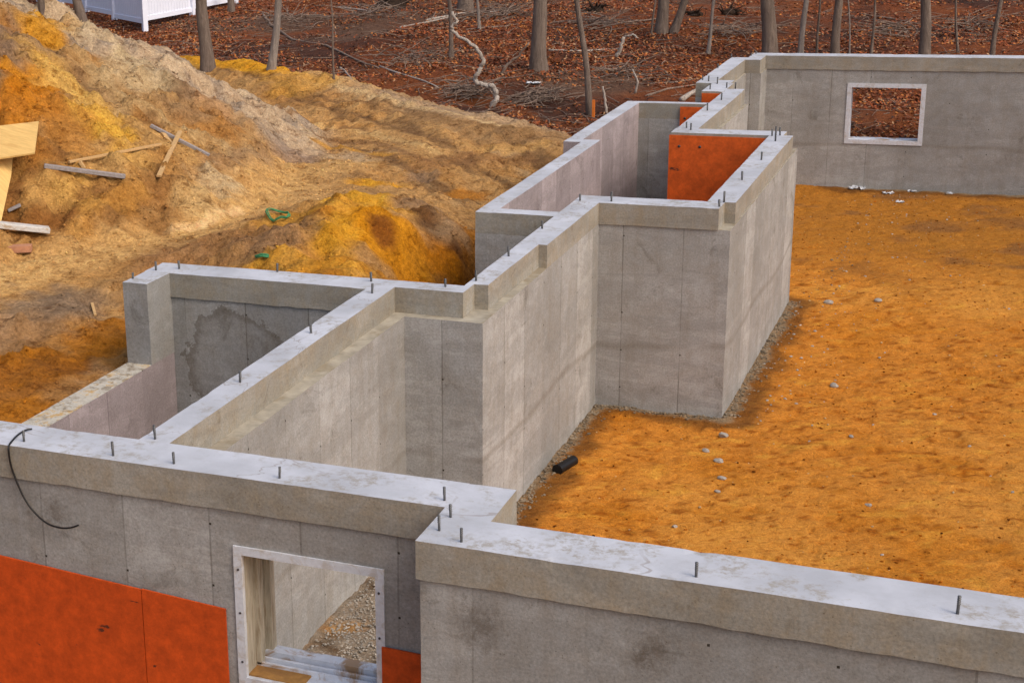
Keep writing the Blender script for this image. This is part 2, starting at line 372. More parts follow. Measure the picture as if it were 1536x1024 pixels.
def soil_mat(name, finescale=18, amt=.6, bumpd=.03, dk=(.52, .43, .36), crack=.75, gain=1.05, clod=8.0, lump=.45):
    m, nt, b = newmat(name, .96, .12); q = N(nt); P = q.pos()
    at = q.n('ShaderNodeAttribute', attribute_name='soil'); c = at.outputs['Color']
    n1 = q.noise(P, finescale, 7, .70, .1); n2 = q.noise(P, finescale*.22, 5, .65, .8); n3 = q.noise(P, finescale*4.5, 4, .7)
    k = q.mix(q.ramp(n1, [(.30, .0), (.52, 1.)]), q.mix(1.0, c, dk, 'MULTIPLY'), c)
    k = q.mix(amt, c, k)
    k = q.mix(q.math('MULTIPLY', q.ramp(n1, [(.56, .0), (.72, 1.)]), .45), k, q.mix(1.0, c, (1.35, 1.4, 1.6), 'MULTIPLY'))
    k = q.mix(q.math('MULTIPLY', q.ramp(n2, [(.50, .0), (.70, 1.)]), .30), k, q.mix(1.0, c, (.66, .56, .50), 'MULTIPLY'))
    n4 = q.noise(P, finescale*2.3, 5, .8, .2); n5 = q.noise(q.pos((1, 1, 1.3)), finescale*.42, 9, .80, .0)
    wv_ = q.n('ShaderNodeMix', data_type='VECTOR'); wv_.inputs[0].default_value = .05; nz_ = q.n('ShaderNodeTexNoise'); q.put(nz_.inputs['Vector'], P); nz_.inputs['Scale'].default_value = 5
    nt.links.new(P, wv_.inputs[4]); nt.links.new(nz_.outputs[1], wv_.inputs[5])
    def vor(sc):
        v = q.n('ShaderNodeTexVoronoi'); nt.links.new(wv_.outputs[1], v.inputs['Vector']); v.inputs['Scale'].default_value = sc; return v
    v1 = vor(clod); v2 = vor(clod*2.7)
    k = q.mix(q.math('MULTIPLY', q.ramp(n5, [(.38, 1.), (.46, 0.)]), crack), k, q.mix(1.0, c, (.34, .25, .20), 'MULTIPLY'))
    # each lump a slightly different soil
    k = q.mix(.28, k, q.ramp(q.math('ADD', q.math('MULTIPLY', v1.outputs['Color'], .6), q.math('MULTIPLY', v2.outputs['Color'], .4)), [(.15, .30), (.85, .70)]), 'OVERLAY')
    k = q.mix(.22, k, q.ramp(n4, [(.35, .22), (.65, .80)]), 'OVERLAY'); k = q.mix(.35, k, q.ramp(n3, [(.35, .22), (.65, .80)]), 'OVERLAY')
    hs = q.n('ShaderNodeHueSaturation'); hs.inputs['Saturation'].default_value = 1.055; hs.inputs['Value'].default_value = gain; nt.links.new(k, hs.inputs['Color']); k = hs.outputs[0]
    nt.links.new(k, b.inputs['Base Color'])
    h = q.math('SUBTRACT', q.math('ADD', q.math('MULTIPLY', n1, 1.0), q.math('MULTIPLY', n3, .12)), q.math('ADD', q.math('MULTIPLY', v1.outputs[0], .55*lump), q.math('MULTIPLY', v2.outputs[0], .35*lump)))
    q.bump(b, h, 1.0, bumpd)
    return m
M_SOIL = soil_mat('earth', 9, .75, .085)
M_SAND = soil_mat('orange_sand', 17, .55, .04, (.70, .50, .38), .38, 1.05, 9.0, .3)
# ------------------------------------------------------------ ground sheets
def spaced(segs):
    out = [segs[0][0]]
    for (a, b, s0, s1) in segs:
        x = a
        while x < b-1e-6:
            t = (x-a)/(b-a); x = min(b, x+s0+(s1-s0)*t); out.append(x)
    return np.array(out)
def sheet(name, xs, ys, hf, cf, mat, cut=None):
    X, Y = np.meshgrid(xs, ys); Z = hf(X, Y); nx, ny = len(xs), len(ys)
    V = np.stack([X, Y, Z], -1).reshape(-1, 3)
    i = np.arange(ny-1)[:, None]*nx+np.arange(nx-1)[None, :]
    F = np.stack([i, i+1, i+1+nx, i+nx], -1).reshape(-1, 4)
    if cut is not None:
        cx = (X[:-1, :-1]+X[1:, 1:])/2; cy = (Y[:-1, :-1]+Y[1:, 1:])/2
        F = F[~cut(cx, cy).reshape(-1)]
    me = bpy.data.meshes.new(name); me.vertices.add(len(V)); me.vertices.foreach_set('co', V.ravel())
    me.loops.add(F.size); me.loops.foreach_set('vertex_index', F.ravel().astype(np.int32))
    me.polygons.add(len(F)); me.polygons.foreach_set('loop_start', np.arange(0, F.size, 4, dtype=np.int32))
    me.update(calc_edges=True); me.polygons.foreach_set('use_smooth', np.ones(len(F), bool))
    col = cf(X, Y, Z).reshape(-1, 3); a = me.color_attributes.new('soil', 'FLOAT_COLOR', 'POINT')
    a.data.foreach_set('color', np.concatenate([col, np.ones((len(col), 1))], 1).ravel().astype(np.float32))
    me.materials.append(mat); o = bpy.data.objects.new(name, me); C.objects.link(o); o['kind'] = 'structure'
    return o
def lerp(a, b, t): return a*(1-t[..., None])+np.array(b)*t[..., None]
BLOBS = [  # surveyed soil colour patches, the darkest painting in the shade of holes: pixel, radius in metres, colour, strength
 (20, 60, .75, (.25, .165, .105), .85), (15, 100, .7, (.22, .14, .085), .8), (40, 75, .45, (.27, .17, .10), .7), (84, 35, .32, (.60, .31, .06), .95), (75, 60, .28, (.58, .28, .05), .9), (70, 90, .40, (.62, .36, .10), .9), (58, 112, .34, (.55, .24, .045), .9),
 (47, 130, .36, (.54, .215, .035), .85), (30, 155, .40, (.50, .19, .035), .85), (62, 160, .34, (.50, .20, .04), .85), (98, 175, .36, (.46, .20, .05), .8), (90, 115, .30, (.64, .40, .13), .8), (120, 150, .26, (.62, .38, .12), .8),
 (140, 180, .28, (.64, .37, .09), .9), (162, 196, .32, (.66, .37, .075), .9), (180, 215, .22, (.62, .34, .08), .8), (200, 240, .30, (.52, .31, .11), .7), (100, 205, .4, (.42, .20, .06), .8), (60, 215, .35, (.40, .18, .05), .8),
 (265, 138, .28, (.21, .125, .065), .9), (280, 165, .30, (.30, .19, .10), .7), (250, 60, .5, (.50, .41, .29), .6), (150, 50, .5, (.48, .37, .23), .7), (200, 110, .5, (.50, .38, .22), .7), (330, 265, .35, (.52, .40, .24), .7), (300, 285, .30, (.50, .34, .16), .7),
 (60, 285, .35, (.56, .33, .12), .8), (110, 275, .28, (.58, .34, .11), .8), (140, 300, .25, (.50, .27, .08), .8), (170, 330, .22, (.19, .085, .03), .8), (230, 330, .25, (.22, .10, .035), .75), (120, 345, .25, (.50, .26, .08), .7), (190, 300, .3, (.42, .21, .06), .8),
 (60, 465, .40, (.26, .18, .115), .85), (110, 450, .35, (.24, .165, .105), .8), (20, 500, .35, (.34, .20, .10), .8), (60, 550, .35, (.44, .17, .03), .9), (110, 540, .30, (.20, .08, .022), .85), (20, 590, .4, (.30, .12, .03), .85), (150, 510, .35, (.46, .18, .035), .9), (30, 620, .4, (.42, .17, .035), .9),
 (520, 290, .40, (.64, .34, .06), .9), (560, 275, .30, (.62, .31, .05), .9), (500, 340, .35, (.62, .31, .05), .9), (560, 330, .3, (.64, .33, .06), .9), (480, 400, .3, (.55, .26, .05), .8), (600, 400, .45, (.56, .24, .035), .9), (680, 395, .3, (.50, .19, .03), .9),
 (640, 325, .20, (.13, .060, .025), .9), (655, 345, .16, (.11, .05, .02), .9), (575, 345, .13, (.20, .07, .02), .9), (685, 370, .12, (.12, .05, .02), .9), (625, 300, .22, (.30, .19, .11), .8), (680, 340, .25, (.34, .22, .12), .8), (640, 270, .22, (.25, .17, .11), .6), (700, 290, .3, (.46, .19, .04), .8),  # darkest ones here: shade of the bank's holes put into the soil colour
 (430, 340, .35, (.30, .175, .09), .7), (380, 365, .35, (.31, .18, .09), .7), (440, 235, .25, (.30, .21, .15), .6), (540, 235, .4, (.44, .33, .21), .7), (460, 120, .6, (.58, .31, .07), .5)]
LINES = [  # surveyed streaks: pixels, half width in metres, colour, strength
 ([(40, 330), (100, 350), (170, 342), (240, 322), (310, 300)], .42, (.26, .115, .038), .85), ([(60, 275), (130, 290), (200, 310)], .22, (.30, .15, .055), .6), ([(200, 392), (300, 372), (380, 352), (440, 335)], .38, (.31, .165, .075), .85),
 ([(0, 445), (80, 425), (170, 400)], .25, (.44, .24, .09), .8), ([(330, 240), (390, 235), (450, 240)], .25, (.30, .18, .10), .6),
 ([(-40, 432), (60, 407), (140, 378), (210, 355), (280, 334), (340, 311), (400, 284), (450, 258), (520, 243)], .42, (.60, .365, .150), .95), ([(250, 350), (300, 338), (360, 318)], .07, (.78, .52, .26), .8),
 ([(420, 125), (560, 160), (700, 200)], .07, (.22, .12, .055), .85), ([(440, 145), (540, 175), (650, 212)], .09, (.20, .11, .05), .85), ([(420, 160), (520, 190), (600, 215)], .06, (.24, .13, .06), .8), ([(500, 128), (640, 162), (760, 188)], .10, (.60, .42, .22), .8),
 ([(480, 205), (560, 215), (640, 240)], .10, (.24, .13, .06), .8), ([(470, 185), (560, 200), (660, 228)], .08, (.58, .38, .17), .8), ([(560, 150), (680, 182), (800, 200)], .08, (.23, .13, .06), .8), ([(470, 210), (520, 222), (580, 232)], .12, (.54, .28, .07), .8),
 ([(620, 180), (740, 205), (860, 212)], .35, (.30, .175, .08), .7), ([(640, 245), (700, 240), (780, 235)], .25, (.25, .13, .06), .6), ([(700, 215), (760, 225), (820, 215)], .12, (.50, .30, .12), .8)]
_bc = []; _lc = []
def line_pts():
    if not _lc:
        for (pts, wd, c, k) in LINES: _lc.append(([hit(*p) for p in pts], wd, c, k))
    return _lc
def blob_centres():
    if not _bc:
        for (u, v, r, c, k) in BLOBS: p = hit(u, v); _bc.append((p.x, p.y, r, c, k))
    return _bc
def land_col(X, Y, Z):
    tan = (.47, .275, .115); brown = (.30, .16, .065); orange = (.56, .235, .040); yellow = (.62, .32, .065); sandp = (.44, .29, .145); grey = (.37, .29, .215)
    c = np.broadcast_to(np.array(tan), X.shape+(3,)).copy()
    n1 = fbm(X, Y, 2.6, 4, 101); n2 = fbm(X, Y, 1.0, 4, 102); n3 = fbm(X, Y, .35, 3, 103)
    c = lerp(c, brown, sst(-.05, .45, n1+.3*n2))
    c = lerp(c, (.42, .215, .075), .55*sst(.15, .5, n2-.5*n1))
    rt = X*RTN[0]+Y*RTN[1]+.25*fbm(X, Y, 3, 2, 9); pl = sst(17, 19.5, Y)
    c = lerp(c, (.16, .09, .045), pl*sst(.35, .9, np.sin(rt*5.3+.4+.6*n2)*.55+1.1*fbm(X*RTN[0]+Y*RTN[1], (X*RTN[1]-Y*RTN[0])*.25, .16, 3, 125)+.2)*.8); c = lerp(c, (.47, .32, .17), pl*sst(.6, 1., -np.sin(rt*3.1+.8*n2)*.7+.5*n3)*.7)
    # near-left bank below the path: browner to orange at the wall
    nl = sst(13.3, 12.3, Y+.4*n2)*sst(-6.2, -7.0, X)
    c = lerp(c, (.40, .19, .06), nl*.75); c = lerp(c, (.24, .10, .032), nl*.65*sst(0.05, .4, n2)); c = lerp(c, (.33, .24, .15), nl*.6*sst(.05, .35, -n1+.6*n3))
    # trodden sandy path
    pth = np.exp(-((X-np.interp(Y, PTY, PTX)+.25*n1+.12*n2)/.62)**2)*sst(20.5, 18.5, Y)
    c = lerp(c, (.55, .33, .14), .8*np.clip(pth*1.4, 0, 1))
    # heap zones
    r, th = heap_r(X, Y); hp = sst(6.7, 6.2, r+.25*n2)
    n4 = fbm(X, Y, .55, 4, 107); hc = np.broadcast_to(np.array((.40, .235, .100)), X.shape+(3,)).copy()
    hc = lerp(hc, (.49, .335, .165), sst(-.10, .22, n2+.4*n4))
    hc = lerp(hc, (.40, .19, .06), sst(.10, .40, n4-.6*n2)*.8)
    hc = lerp(hc, (.19, .115, .06), sst(.12, .34, n1*.5+n3*.7)*.85)
    ang = th+.22*n1+.10*n4
    lft = 0*sst(-1.05, -1.35, ang)*sst(4.6, 3.2, r); hc = lerp(hc, (.21, .125, .07), lft*.85)
    ost = .0*np.exp(-((ang+1.02)/.20)**2)*sst(1.0, 2.2, r); hc = lerp(hc, (.52, .22, .04), .95*np.clip(ost*1.3, 0, 1)*sst(-.30, .05, n4+.12))
    yst = .0*np.exp(-((ang+.80)/.13)**2)*sst(.6, 1.8, r)*sst(5.9, 5.0, r); hc = lerp(hc, (.60, .34, .085), .9*np.clip(yst*1.3, 0, 1)*sst(-.25, .05, n4+.1))
    rim = sst(.22, .40, th+.10*n2+.05*n4)*sst(2.6, 2.0, th); hc = lerp(hc, (.50, .385, .265), .8*rim); hc = lerp(hc, (.25, .20, .16), rim*sst(.1, .35, n3)*.6)
    low = sst(4.1, 5.3, r+.6*n2)*sst(.12, -.15, th); hc = lerp(hc, (.37, .185, .060), low*.9); hc = lerp(hc, (.22, .105, .04), low*sst(.02, .22, n4+.3*n3)*.9); hc = lerp(hc, (.55, .34, .14), low*sst(.12, .3, -n4)*.7)
    pit = np.exp(-(((X+11.1)/.4)**2+((Y-17.5)/.55)**2)); hc = lerp(hc, (.22, .12, .055), np.clip(pit*1.4, 0, 1)*.8)
    hp = hp*(1-.8*np.clip(pth*1.3, 0, 1)); c = c*(1-hp[..., None])+hc*hp[..., None]
    # orange bank
    e = ((X+6.5)/1.05)**2+((Y-14.9)/2.1)**2
    bk = sst(1.5, .8, e+.5*n2); c = lerp(c, (.68, .35, .070), bk*.9); c = lerp(c, (.40, .165, .035), bk*sst(.12, .34, fbm(X, Y, .5, 4, 108))*.8)
    g2 = sst(1.0, .4, ((X+5.9)/.5)**2+((Y-15.8)/1.5)**2+.5*n2); c = lerp(c, (.36, .23, .13), g2*.7)
    g3 = sst(1.2, .6, ((X+5.3)/.55)**2+((Y-16.4)/1.6)**2+.5*n2); c = lerp(c, (.48, .19, .035), g3*.8)
    # yellow sand strip by the wood edge
    ys = sst(1.3, .7, ((X+13.4)/3.2)**2+((Y-27.6+.45*(-X-13.4)*-1)/1.0)**2+.4*n2); c = lerp(c, (.66, .33, .055), ys)
    # grey crest
    hz_ = sst(.02, .2, fbm(X, Y, .45, 4, 109)-.02)*(1-hp)*sst(19, 17, Y); c = lerp(c, (.20, .105, .045), hz_*.35)
    yb = np.interp(X, BX, BY); cr = np.exp(-((Y-yb+.5)/.6)**2)*sst(-12.5, -11.5, X); c = lerp(c, (.40, .285, .18), cr*.8)
    wl = fbm(X, Y, .45, 4, 123); lines = line_pts()
    for (pts, wd, lc, lk) in lines:
        d = np.full(X.shape, 99.0)
        for a, b in zip(pts[:-1], pts[1:]):
            dx, dy = b.x-a.x, b.y-a.y; t = np.clip(((X-a.x)*dx+(Y-a.y)*dy)/(dx*dx+dy*dy), 0, 1); d = np.minimum(d, np.hypot(X-a.x-t*dx, Y-a.y-t*dy))
        c = lerp(c, lc, lk*sst(1.35, .5, d/wd+.7*wl))
    wv = .55*fbm(X, Y, .7, 4, 121)+.45*fbm(X, Y, .25, 3, 122)
    for (bx, by, br, bc, bk_) in blob_centres():
        q = np.hypot(X-bx, (Y-by)*.72)/br
        c = lerp(c, bc, bk_*sst(1.25, .55, q+1.3*wv))
    # wood floor: fallen leaves over dark soil
    wf = np.broadcast_to(np.array((.165, .055, .024)), X.shape+(3,)).copy()
    wf = lerp(wf, (.065, .030, .020), sst(.0, .5, n1)); wf = lerp(wf, (.20, .070, .028), sst(.1, .5, n2)*.7); wf = lerp(wf, (.115, .072, .050), sst(.0, .35, fbm(X, Y, 3, 3, 105))*.85)
    k = dirtmask(X, Y)
    return c*k[..., None]+wf*(1-k[..., None])
xs = spaced([(-400, -60, 60, 20), (-60, -18, 2.2, .25), (-18, -10.5, .12, .05), (-10.5, -3.9, .05, .05), (-3.9, 9, .10, .3), (9, 60, .6, 6), (60, 400, 15, 60)])
ys = spaced([(-60, 0, 12, 2), (0, 7.6, 1, .2), (7.6, 19, .05, .055), (19, 29, .06, .10), (29, 48, .12, .4), (48, 110, .6, 5), (110, 600, 15, 60)])
def cutf(x, y):
    r = np.zeros(x.shape, bool)
    for (a, b, c, d) in FOOT: r |= (x > a) & (x < b) & (y > c) & (y < d)
    return r
sheet('ground', xs, ys, land, land_col, M_SOIL, cutf)
def in_col(X, Y, Z):
    n1 = fbm(X, Y, 2.4, 4, 111); n2 = fbm(X, Y, .8, 4, 112); n3 = fbm(X+Y*.4, Y*1.6, .30, 4, 113)
    c = np.broadcast_to(np.array((.52, .215, .052)), X.shape+(3,)).copy()
    c = lerp(c, (.57, .262, .068), sst(-.2, .5, n1)); c = lerp(c, (.47, .18, .034), sst(.0, .5, n2)*.6)
    ca, sa = .82, .57; U = X*ca+Y*sa; W = -X*sa+Y*ca; f1 = fbm(U*.7, W*1.2, .16, 4, 114, .65); f2 = fbm(X, Y, .075, 3, 115)
    den = sst(-.35, .35, fbm(X, Y, 1.6, 3, 116)+.1)
    c = lerp(c, (.34, .115, .022), sst(.26, .44, f1)*(.10+.32*den)); c = lerp(c, (.22, .060, .012), sst(.30, .50, f2)*.75*den); c = lerp(c, (.64, .34, .075), sst(.25, .5, -f1)*.5)
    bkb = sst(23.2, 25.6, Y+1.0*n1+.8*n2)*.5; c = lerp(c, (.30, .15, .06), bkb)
    tr = np.abs(np.mod(X*.50+Y*.866+.10*n1, 1.9)-.5); c = lerp(c, (.40, .15, .028), sst(.10, .05, tr)*sst(.0, .4, np.sin((X*.866-Y*.5)*24)+.4*n3)*.5*sst(.0, .3, fbm(X, Y, 3.5, 2, 118)))
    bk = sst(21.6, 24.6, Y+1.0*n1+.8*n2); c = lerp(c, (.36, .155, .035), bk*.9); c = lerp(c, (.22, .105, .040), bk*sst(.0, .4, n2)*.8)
    # wet strip and dust along the walls
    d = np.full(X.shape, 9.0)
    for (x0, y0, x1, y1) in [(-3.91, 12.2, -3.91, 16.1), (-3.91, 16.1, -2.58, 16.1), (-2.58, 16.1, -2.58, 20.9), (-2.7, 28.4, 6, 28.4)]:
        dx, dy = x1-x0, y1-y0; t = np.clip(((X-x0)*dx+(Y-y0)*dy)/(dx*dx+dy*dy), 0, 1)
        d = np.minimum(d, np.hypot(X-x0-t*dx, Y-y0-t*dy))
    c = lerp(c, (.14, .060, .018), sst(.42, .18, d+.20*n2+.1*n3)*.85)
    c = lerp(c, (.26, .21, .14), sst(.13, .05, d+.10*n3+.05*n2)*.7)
    rm = sst(-3.9, -4.0, X)*sst(12.3, 12.2, Y); c = lerp(c, (.25, .205, .155), rm); c = lerp(c, (.40, .22, .08), rm*sst(.1, .4, n2)); c = lerp(c, (.12, .08, .05), rm*sst(.1, .4, n3))
    return c
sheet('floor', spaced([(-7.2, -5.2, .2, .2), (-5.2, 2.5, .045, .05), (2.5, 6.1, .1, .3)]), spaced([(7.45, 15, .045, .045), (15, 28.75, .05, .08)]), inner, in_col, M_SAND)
# ------------------------------------------------------------ concrete foundation
def gridbox(mb, x0, x1, y0, y1, z0, z1, side=0, top=1, step=.075, bottom=False, lip=.013):
    lo = (x0, y0, z0); hi = (x1, y1, z1); idx = {}; vs = []; fs = []; ms = []
    n = [max(1, int(round((hi[a]-lo[a])/step))) for a in range(3)]
    def vid(i, j, k):
        key = (i, j, k)
        if key not in idx:
            idx[key] = len(vs); vs.append([lo[a]+(hi[a]-lo[a])*key[a]/n[a] for a in range(3)])
        return idx[key]
    for ax in range(3):
        for s in (0, 1):
            if ax == 2 and s == 0 and not bottom: continue
            a1, a2 = [(1, 2), (2, 0), (0, 1)][ax]
            for p in range(n[a1]):
                for q_ in range(n[a2]):
                    def mk(pp, qq):
                        kk = [0, 0, 0]; kk[ax] = n[ax]*s; kk[a1] = pp; kk[a2] = qq; return vid(*kk)
                    f = [mk(p, q_), mk(p+1, q_), mk(p+1, q_+1), mk(p, q_+1)]
                    fs.append(f if s else f[::-1]); ms.append(top if (ax == 2 and s == 1) else side)
    A = np.array(vs)
    def nz(a, b, sc, sd): return fbm(A[:, a]+A[:, b]*.0, A[:, b], sc, 3, sd)
    D = np.zeros_like(A)
    D[:, 0] = .0035*fbm(A[:, 1], A[:, 2]*1.3, .5, 4, 201); D[:, 1] = .0035*fbm(A[:, 0], A[:, 2]*1.3, .5, 4, 202); D[:, 2] = .004*fbm(A[:, 0], A[:, 1], .6, 4, 203)
    # worn arrises
    if z1 > -.05:
        t = (A[:, 2] > z1-1e-4)
        rim = t & ((A[:, 0] < x0+1e-4) | (A[:, 0] > x1-1e-4) | (A[:, 1] < y0+1e-4) | (A[:, 1] > y1-1e-4))
        ch = np.clip(fbm(A[rim, 0], A[rim, 1], .13, 3, 204)-.28, 0, 1)*2; D[rim, 2] -= .007*ch; D[rim, 0] += .010*ch*np.sign((x0+x1)/2-A[rim, 0])*(np.abs(x1-x0) < .5); D[rim, 1] += .010*ch*np.sign((y0+y1)/2-A[rim, 1])*(np.abs(y1-y0) < .5); D[rim, 0] *= .6; D[rim, 1] *= .6
    if bottom:
        t = A[:, 2] < z0+1e-4
        D[t, 2] += lip*fbm(A[t, 0]+A[t, 1], A[t, 0]-A[t, 1], .13, 5, 205, .8)
    A = A+D
    mb.add(A.tolist(), fs); nf = len(fs); mb.m[-nf:] = ms
    return mb
ZB = -.19*K
F = empty('concrete_foundation', (-4.0, 7.9, FLOOR))
tag(F, 'unfinished grey concrete foundation walls with pale tops stepping around orange sand', 'foundation')
def wall(name, ups, lows, mats=None, label=None, lip=.013):
    mb = MB()
    for r in ups:
        a, b, c, d = [t*K for t in r]
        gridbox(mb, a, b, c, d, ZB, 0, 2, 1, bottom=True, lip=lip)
    for r in lows:
        a, b, c, d = [t*K for t in r[:4]]; z1 = r[4]*K if len(r) > 4 else ZB; z0 = r[5]*K if len(r) > 5 else FLOOR-.1
        gridbox(mb, a, b, c, d, z0, z1, 0, r[6] if len(r) > 6 else 3)
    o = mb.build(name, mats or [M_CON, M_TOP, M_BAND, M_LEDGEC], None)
    o.parent = F; o.matrix_parent_inverse = Matrix.Translation(F.location).inverted()
    if label: o['label'] = label
    return o
e = .018/K; O = .03/K
def px_x(u, y, v=100): return on_y(u, v, y*K).x/K
# near window opening, surveyed on the wall face
NWX0, NWX1, NWZ0, NWZ1 = -3.50, -2.70, -1.17, -.405
FWX0 = on_y(1274, 130, 24.36*K).x/K; FWX1 = on_y(1387, 130, 24.36*K).x/K; FWZ0, FWZ1 = -1.22, -.40
zb = ZB/K; fl = FLOOR/K-.1
front = wall('wall', [(-7.4, -2.34, 6.79-e, 7.09+e)],
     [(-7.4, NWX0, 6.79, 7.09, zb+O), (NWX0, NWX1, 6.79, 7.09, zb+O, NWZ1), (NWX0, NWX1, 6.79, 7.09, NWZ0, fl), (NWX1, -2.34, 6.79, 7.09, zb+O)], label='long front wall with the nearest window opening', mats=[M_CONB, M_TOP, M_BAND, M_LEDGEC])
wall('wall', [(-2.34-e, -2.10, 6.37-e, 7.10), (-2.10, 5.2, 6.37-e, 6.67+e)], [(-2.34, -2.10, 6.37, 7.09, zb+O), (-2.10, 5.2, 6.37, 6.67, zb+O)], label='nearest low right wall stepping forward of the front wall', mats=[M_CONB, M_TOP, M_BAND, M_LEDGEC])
wall('wall', [(-4.22-e, -4.045, 7.09, 10.74)], [(-4.22, -3.94, 7.09, 10.74)], label='diagonal partition wall running back from the front wall', lip=.003)
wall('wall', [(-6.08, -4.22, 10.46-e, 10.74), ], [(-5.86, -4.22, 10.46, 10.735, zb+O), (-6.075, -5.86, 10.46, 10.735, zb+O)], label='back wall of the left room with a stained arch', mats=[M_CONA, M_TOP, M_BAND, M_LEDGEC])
wall('wall', [(-4.045, -3.58, 10.55, 10.74), (-3.58, -3.525, 10.55, 10.81)], [(-3.94, -3.58, 10.46, 10.735)], lip=.003)
wall('wall', [(-3.58, -3.42, 10.81, 12.12), (-3.58, -3.35-.001, 12.12, 13.80)], [(-3.58, -3.35, 10.46, 13.80)], label='tall middle wall with a notched top', lip=.003)
wall('wall', [(-3.58, -2.32, 13.80-e, 14.07)], [(-3.58, -2.22, 13.80, 14.065)], label='wall face turned towards the camera behind the sand corner')
wall('wall', [(-2.47, -2.23, 14.07, 17.58), (-2.47, -2.33, 17.58, 17.84)], [(-2.468, -2.22, 14.065, 17.90)])
wall('wall', [(-3.50, -2.47, 17.55, 17.84)], [(-3.50, -2.47, 17.55, 17.84)])
wall('wall', [(-3.49, -3.26, 17.84, 20.70), (-3.49, -3.27, 20.70, 20.93)], [(-3.49, -3.22, 17.84, 20.93)])
wall('wall', [(-3.76, -3.49, 20.68, 21.42), (-3.97, -3.53, 21.42, 21.72), (-3.97, -3.74, 21.72, 23.83), (-3.97, -3.53, 23.83, 24.10), (-3.74, -3.53, 24.10, 24.36)],
     [(-3.76, -3.49, 20.68, 21.42), (-3.97, -3.51, 21.42, 21.72), (-3.97, -3.72, 21.72, 23.83), (-3.97, -3.51, 23.83, 24.10), (-3.74, -3.51, 24.10, 24.36)])
far = wall('wall', [(-3.74, 5.2, 24.36-e, 24.66+e)],
     [(-3.74, FWX0, 24.36, 24.66, zb+O), (FWX0, FWX1, 24.36, 24.66, zb+O, FWZ1), (FWX0, FWX1, 24.36, 24.66, FWZ0, fl), (FWX1, 5.2, 24.36, 24.66, zb+O)], label='far wall with a small white framed window')
wall('wall', [(4.95, 5.2, 6.67, 24.36)], [(4.95, 5.2, 6.67, 24.36)])
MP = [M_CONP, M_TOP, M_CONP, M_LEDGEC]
wall('wall', [(-4.28, -3.58, 13.15, 13.33)], [(-4.28, -3.58, 13.15, 13.33)], label='front wall of the narrow bay')
wall('wall', [(-4.28, -4.11, 13.33, 16.76), (-4.47, -4.11, 16.76, 16.92), (-4.47, -4.30, 16.92, 19.73), ],
     [(-4.28, -4.11, 13.33, 16.76), (-4.47, -4.11, 16.76, 16.92), (-4.47, -4.30, 16.92, 19.73)], mats=MP, label='mauve grey outer wall of the narrow bay')
wall('wall', [(-4.30, -3.49, 19.60, 19.73)], [(-4.30, -3.49, 19.60, 19.73)])
# left room outer wall: low ledge and full-height stub
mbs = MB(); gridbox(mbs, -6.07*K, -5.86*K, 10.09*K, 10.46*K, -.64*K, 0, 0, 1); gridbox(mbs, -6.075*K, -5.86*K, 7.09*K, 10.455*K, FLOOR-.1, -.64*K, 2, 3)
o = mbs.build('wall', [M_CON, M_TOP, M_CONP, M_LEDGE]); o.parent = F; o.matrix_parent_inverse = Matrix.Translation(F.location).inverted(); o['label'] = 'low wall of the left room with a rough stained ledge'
def fpart(mb, name, mats, parent=None, origin=None):
    p = parent or F
    o = mb.build(name, mats, origin=origin); o.parent = p
    o.matrix_parent_inverse = Matrix.Translation(F.location).inverted() if p is F else Matrix.Identity(4)
    return o
# footing strip showing at the foot of the inner walls
# ---- windows
def window(parent, x0, x1, yf, yb, z0, z1, wfl, detailed):
    x0, x1, yf, yb, z0, z1 = [t*K for t in (x0, x1, yf, yb, z0, z1)]
    g = MB(); p = .012
    g.box(x0-wfl*.4, x1+wfl*.4, yf-p, yf+.02, z1-wfl*.6, z1+wfl*.4); g.box(x0-wfl*.4, x1+wfl*.4, yf-p, yf+.02, z0-wfl*.4, z0+wfl*.6)
    g.box(x0-wfl*.4, x0+wfl*.6, yf-p-.001, yf+.02, z0+wfl*.6, z1-wfl*.6); g.box(x1-wfl*.6, x1+wfl*.4, yf-p-.001, yf+.02, z0+wfl*.6, z1-wfl*.6)
    fr = fpart(g, 'window_frame', [M_WHITE], parent)
    g = MB(); t = .03
    g.box(x0, x0+t, yf+.02, yb, z0, z1); g.box(x1-t, x1, yf+.02, yb, z0, z1); g.box(x0+t, x1-t, yf+.02, yb, z1-t, z1)
    if detailed:   # stepped jamb channel
        g.box(x0+t, x0+t+.03, yf+.15, yf+.20, z0+.05, z1-t); g.box(x0+t, x0+t+.045, yb-.06, yb-.002, z0+.05, z1-t); g.box(x1-t-.03, x1-t, yf+.15, yf+.20, z0+.05, z1-t)
    fpart(g, 'window_jamb', [M_BUCK if detailed else M_WHITE], parent)
    g = MB(); g.box(x0+t, x1-t, yf+.02, yb+.01, z0, z0+.03)
    if detailed:
        g.box(x0+t, x1-t, yf+.150, yf+.172, z0+.03, z0+.062); g.box(x0+t, x1-t, yf+.205, yf+.225, z0+.03, z0+.070); g.box(x0+t, x1-t, yb-.08, yb+.01, z0+.03, z0+.085)
        g.box(x0+t, x0+.40, yf+.022, yf+.148, z0+.0302, z0+.042, 1)
    fpart(g, 'window_sill', [M_SILL, M_RUST], parent)
    if detailed:
        g = MB(); g.box(x0+t+.05, x0+t+.085, yb-.075, yb-.065, z1-.10, z1-t); fpart(g, 'red_tape', [M_STAKE], parent)
    if detailed:
        for xx in (x0+.01, x1-.01):
            for zz in (z1-.13, z1-.42, z0+.14): g = MB(); g.tube([(xx, yf-p-.006, zz), (xx, yf-p+.001, zz)], .0075, 8); fpart(g, 'screw', [M_SCREW], parent)
window(front, NWX0, NWX1, 6.79, 7.09, NWZ0, NWZ1, .055, True)
window(far, FWX0, FWX1, 24.36, 24.66, FWZ0, FWZ1, .07, False)
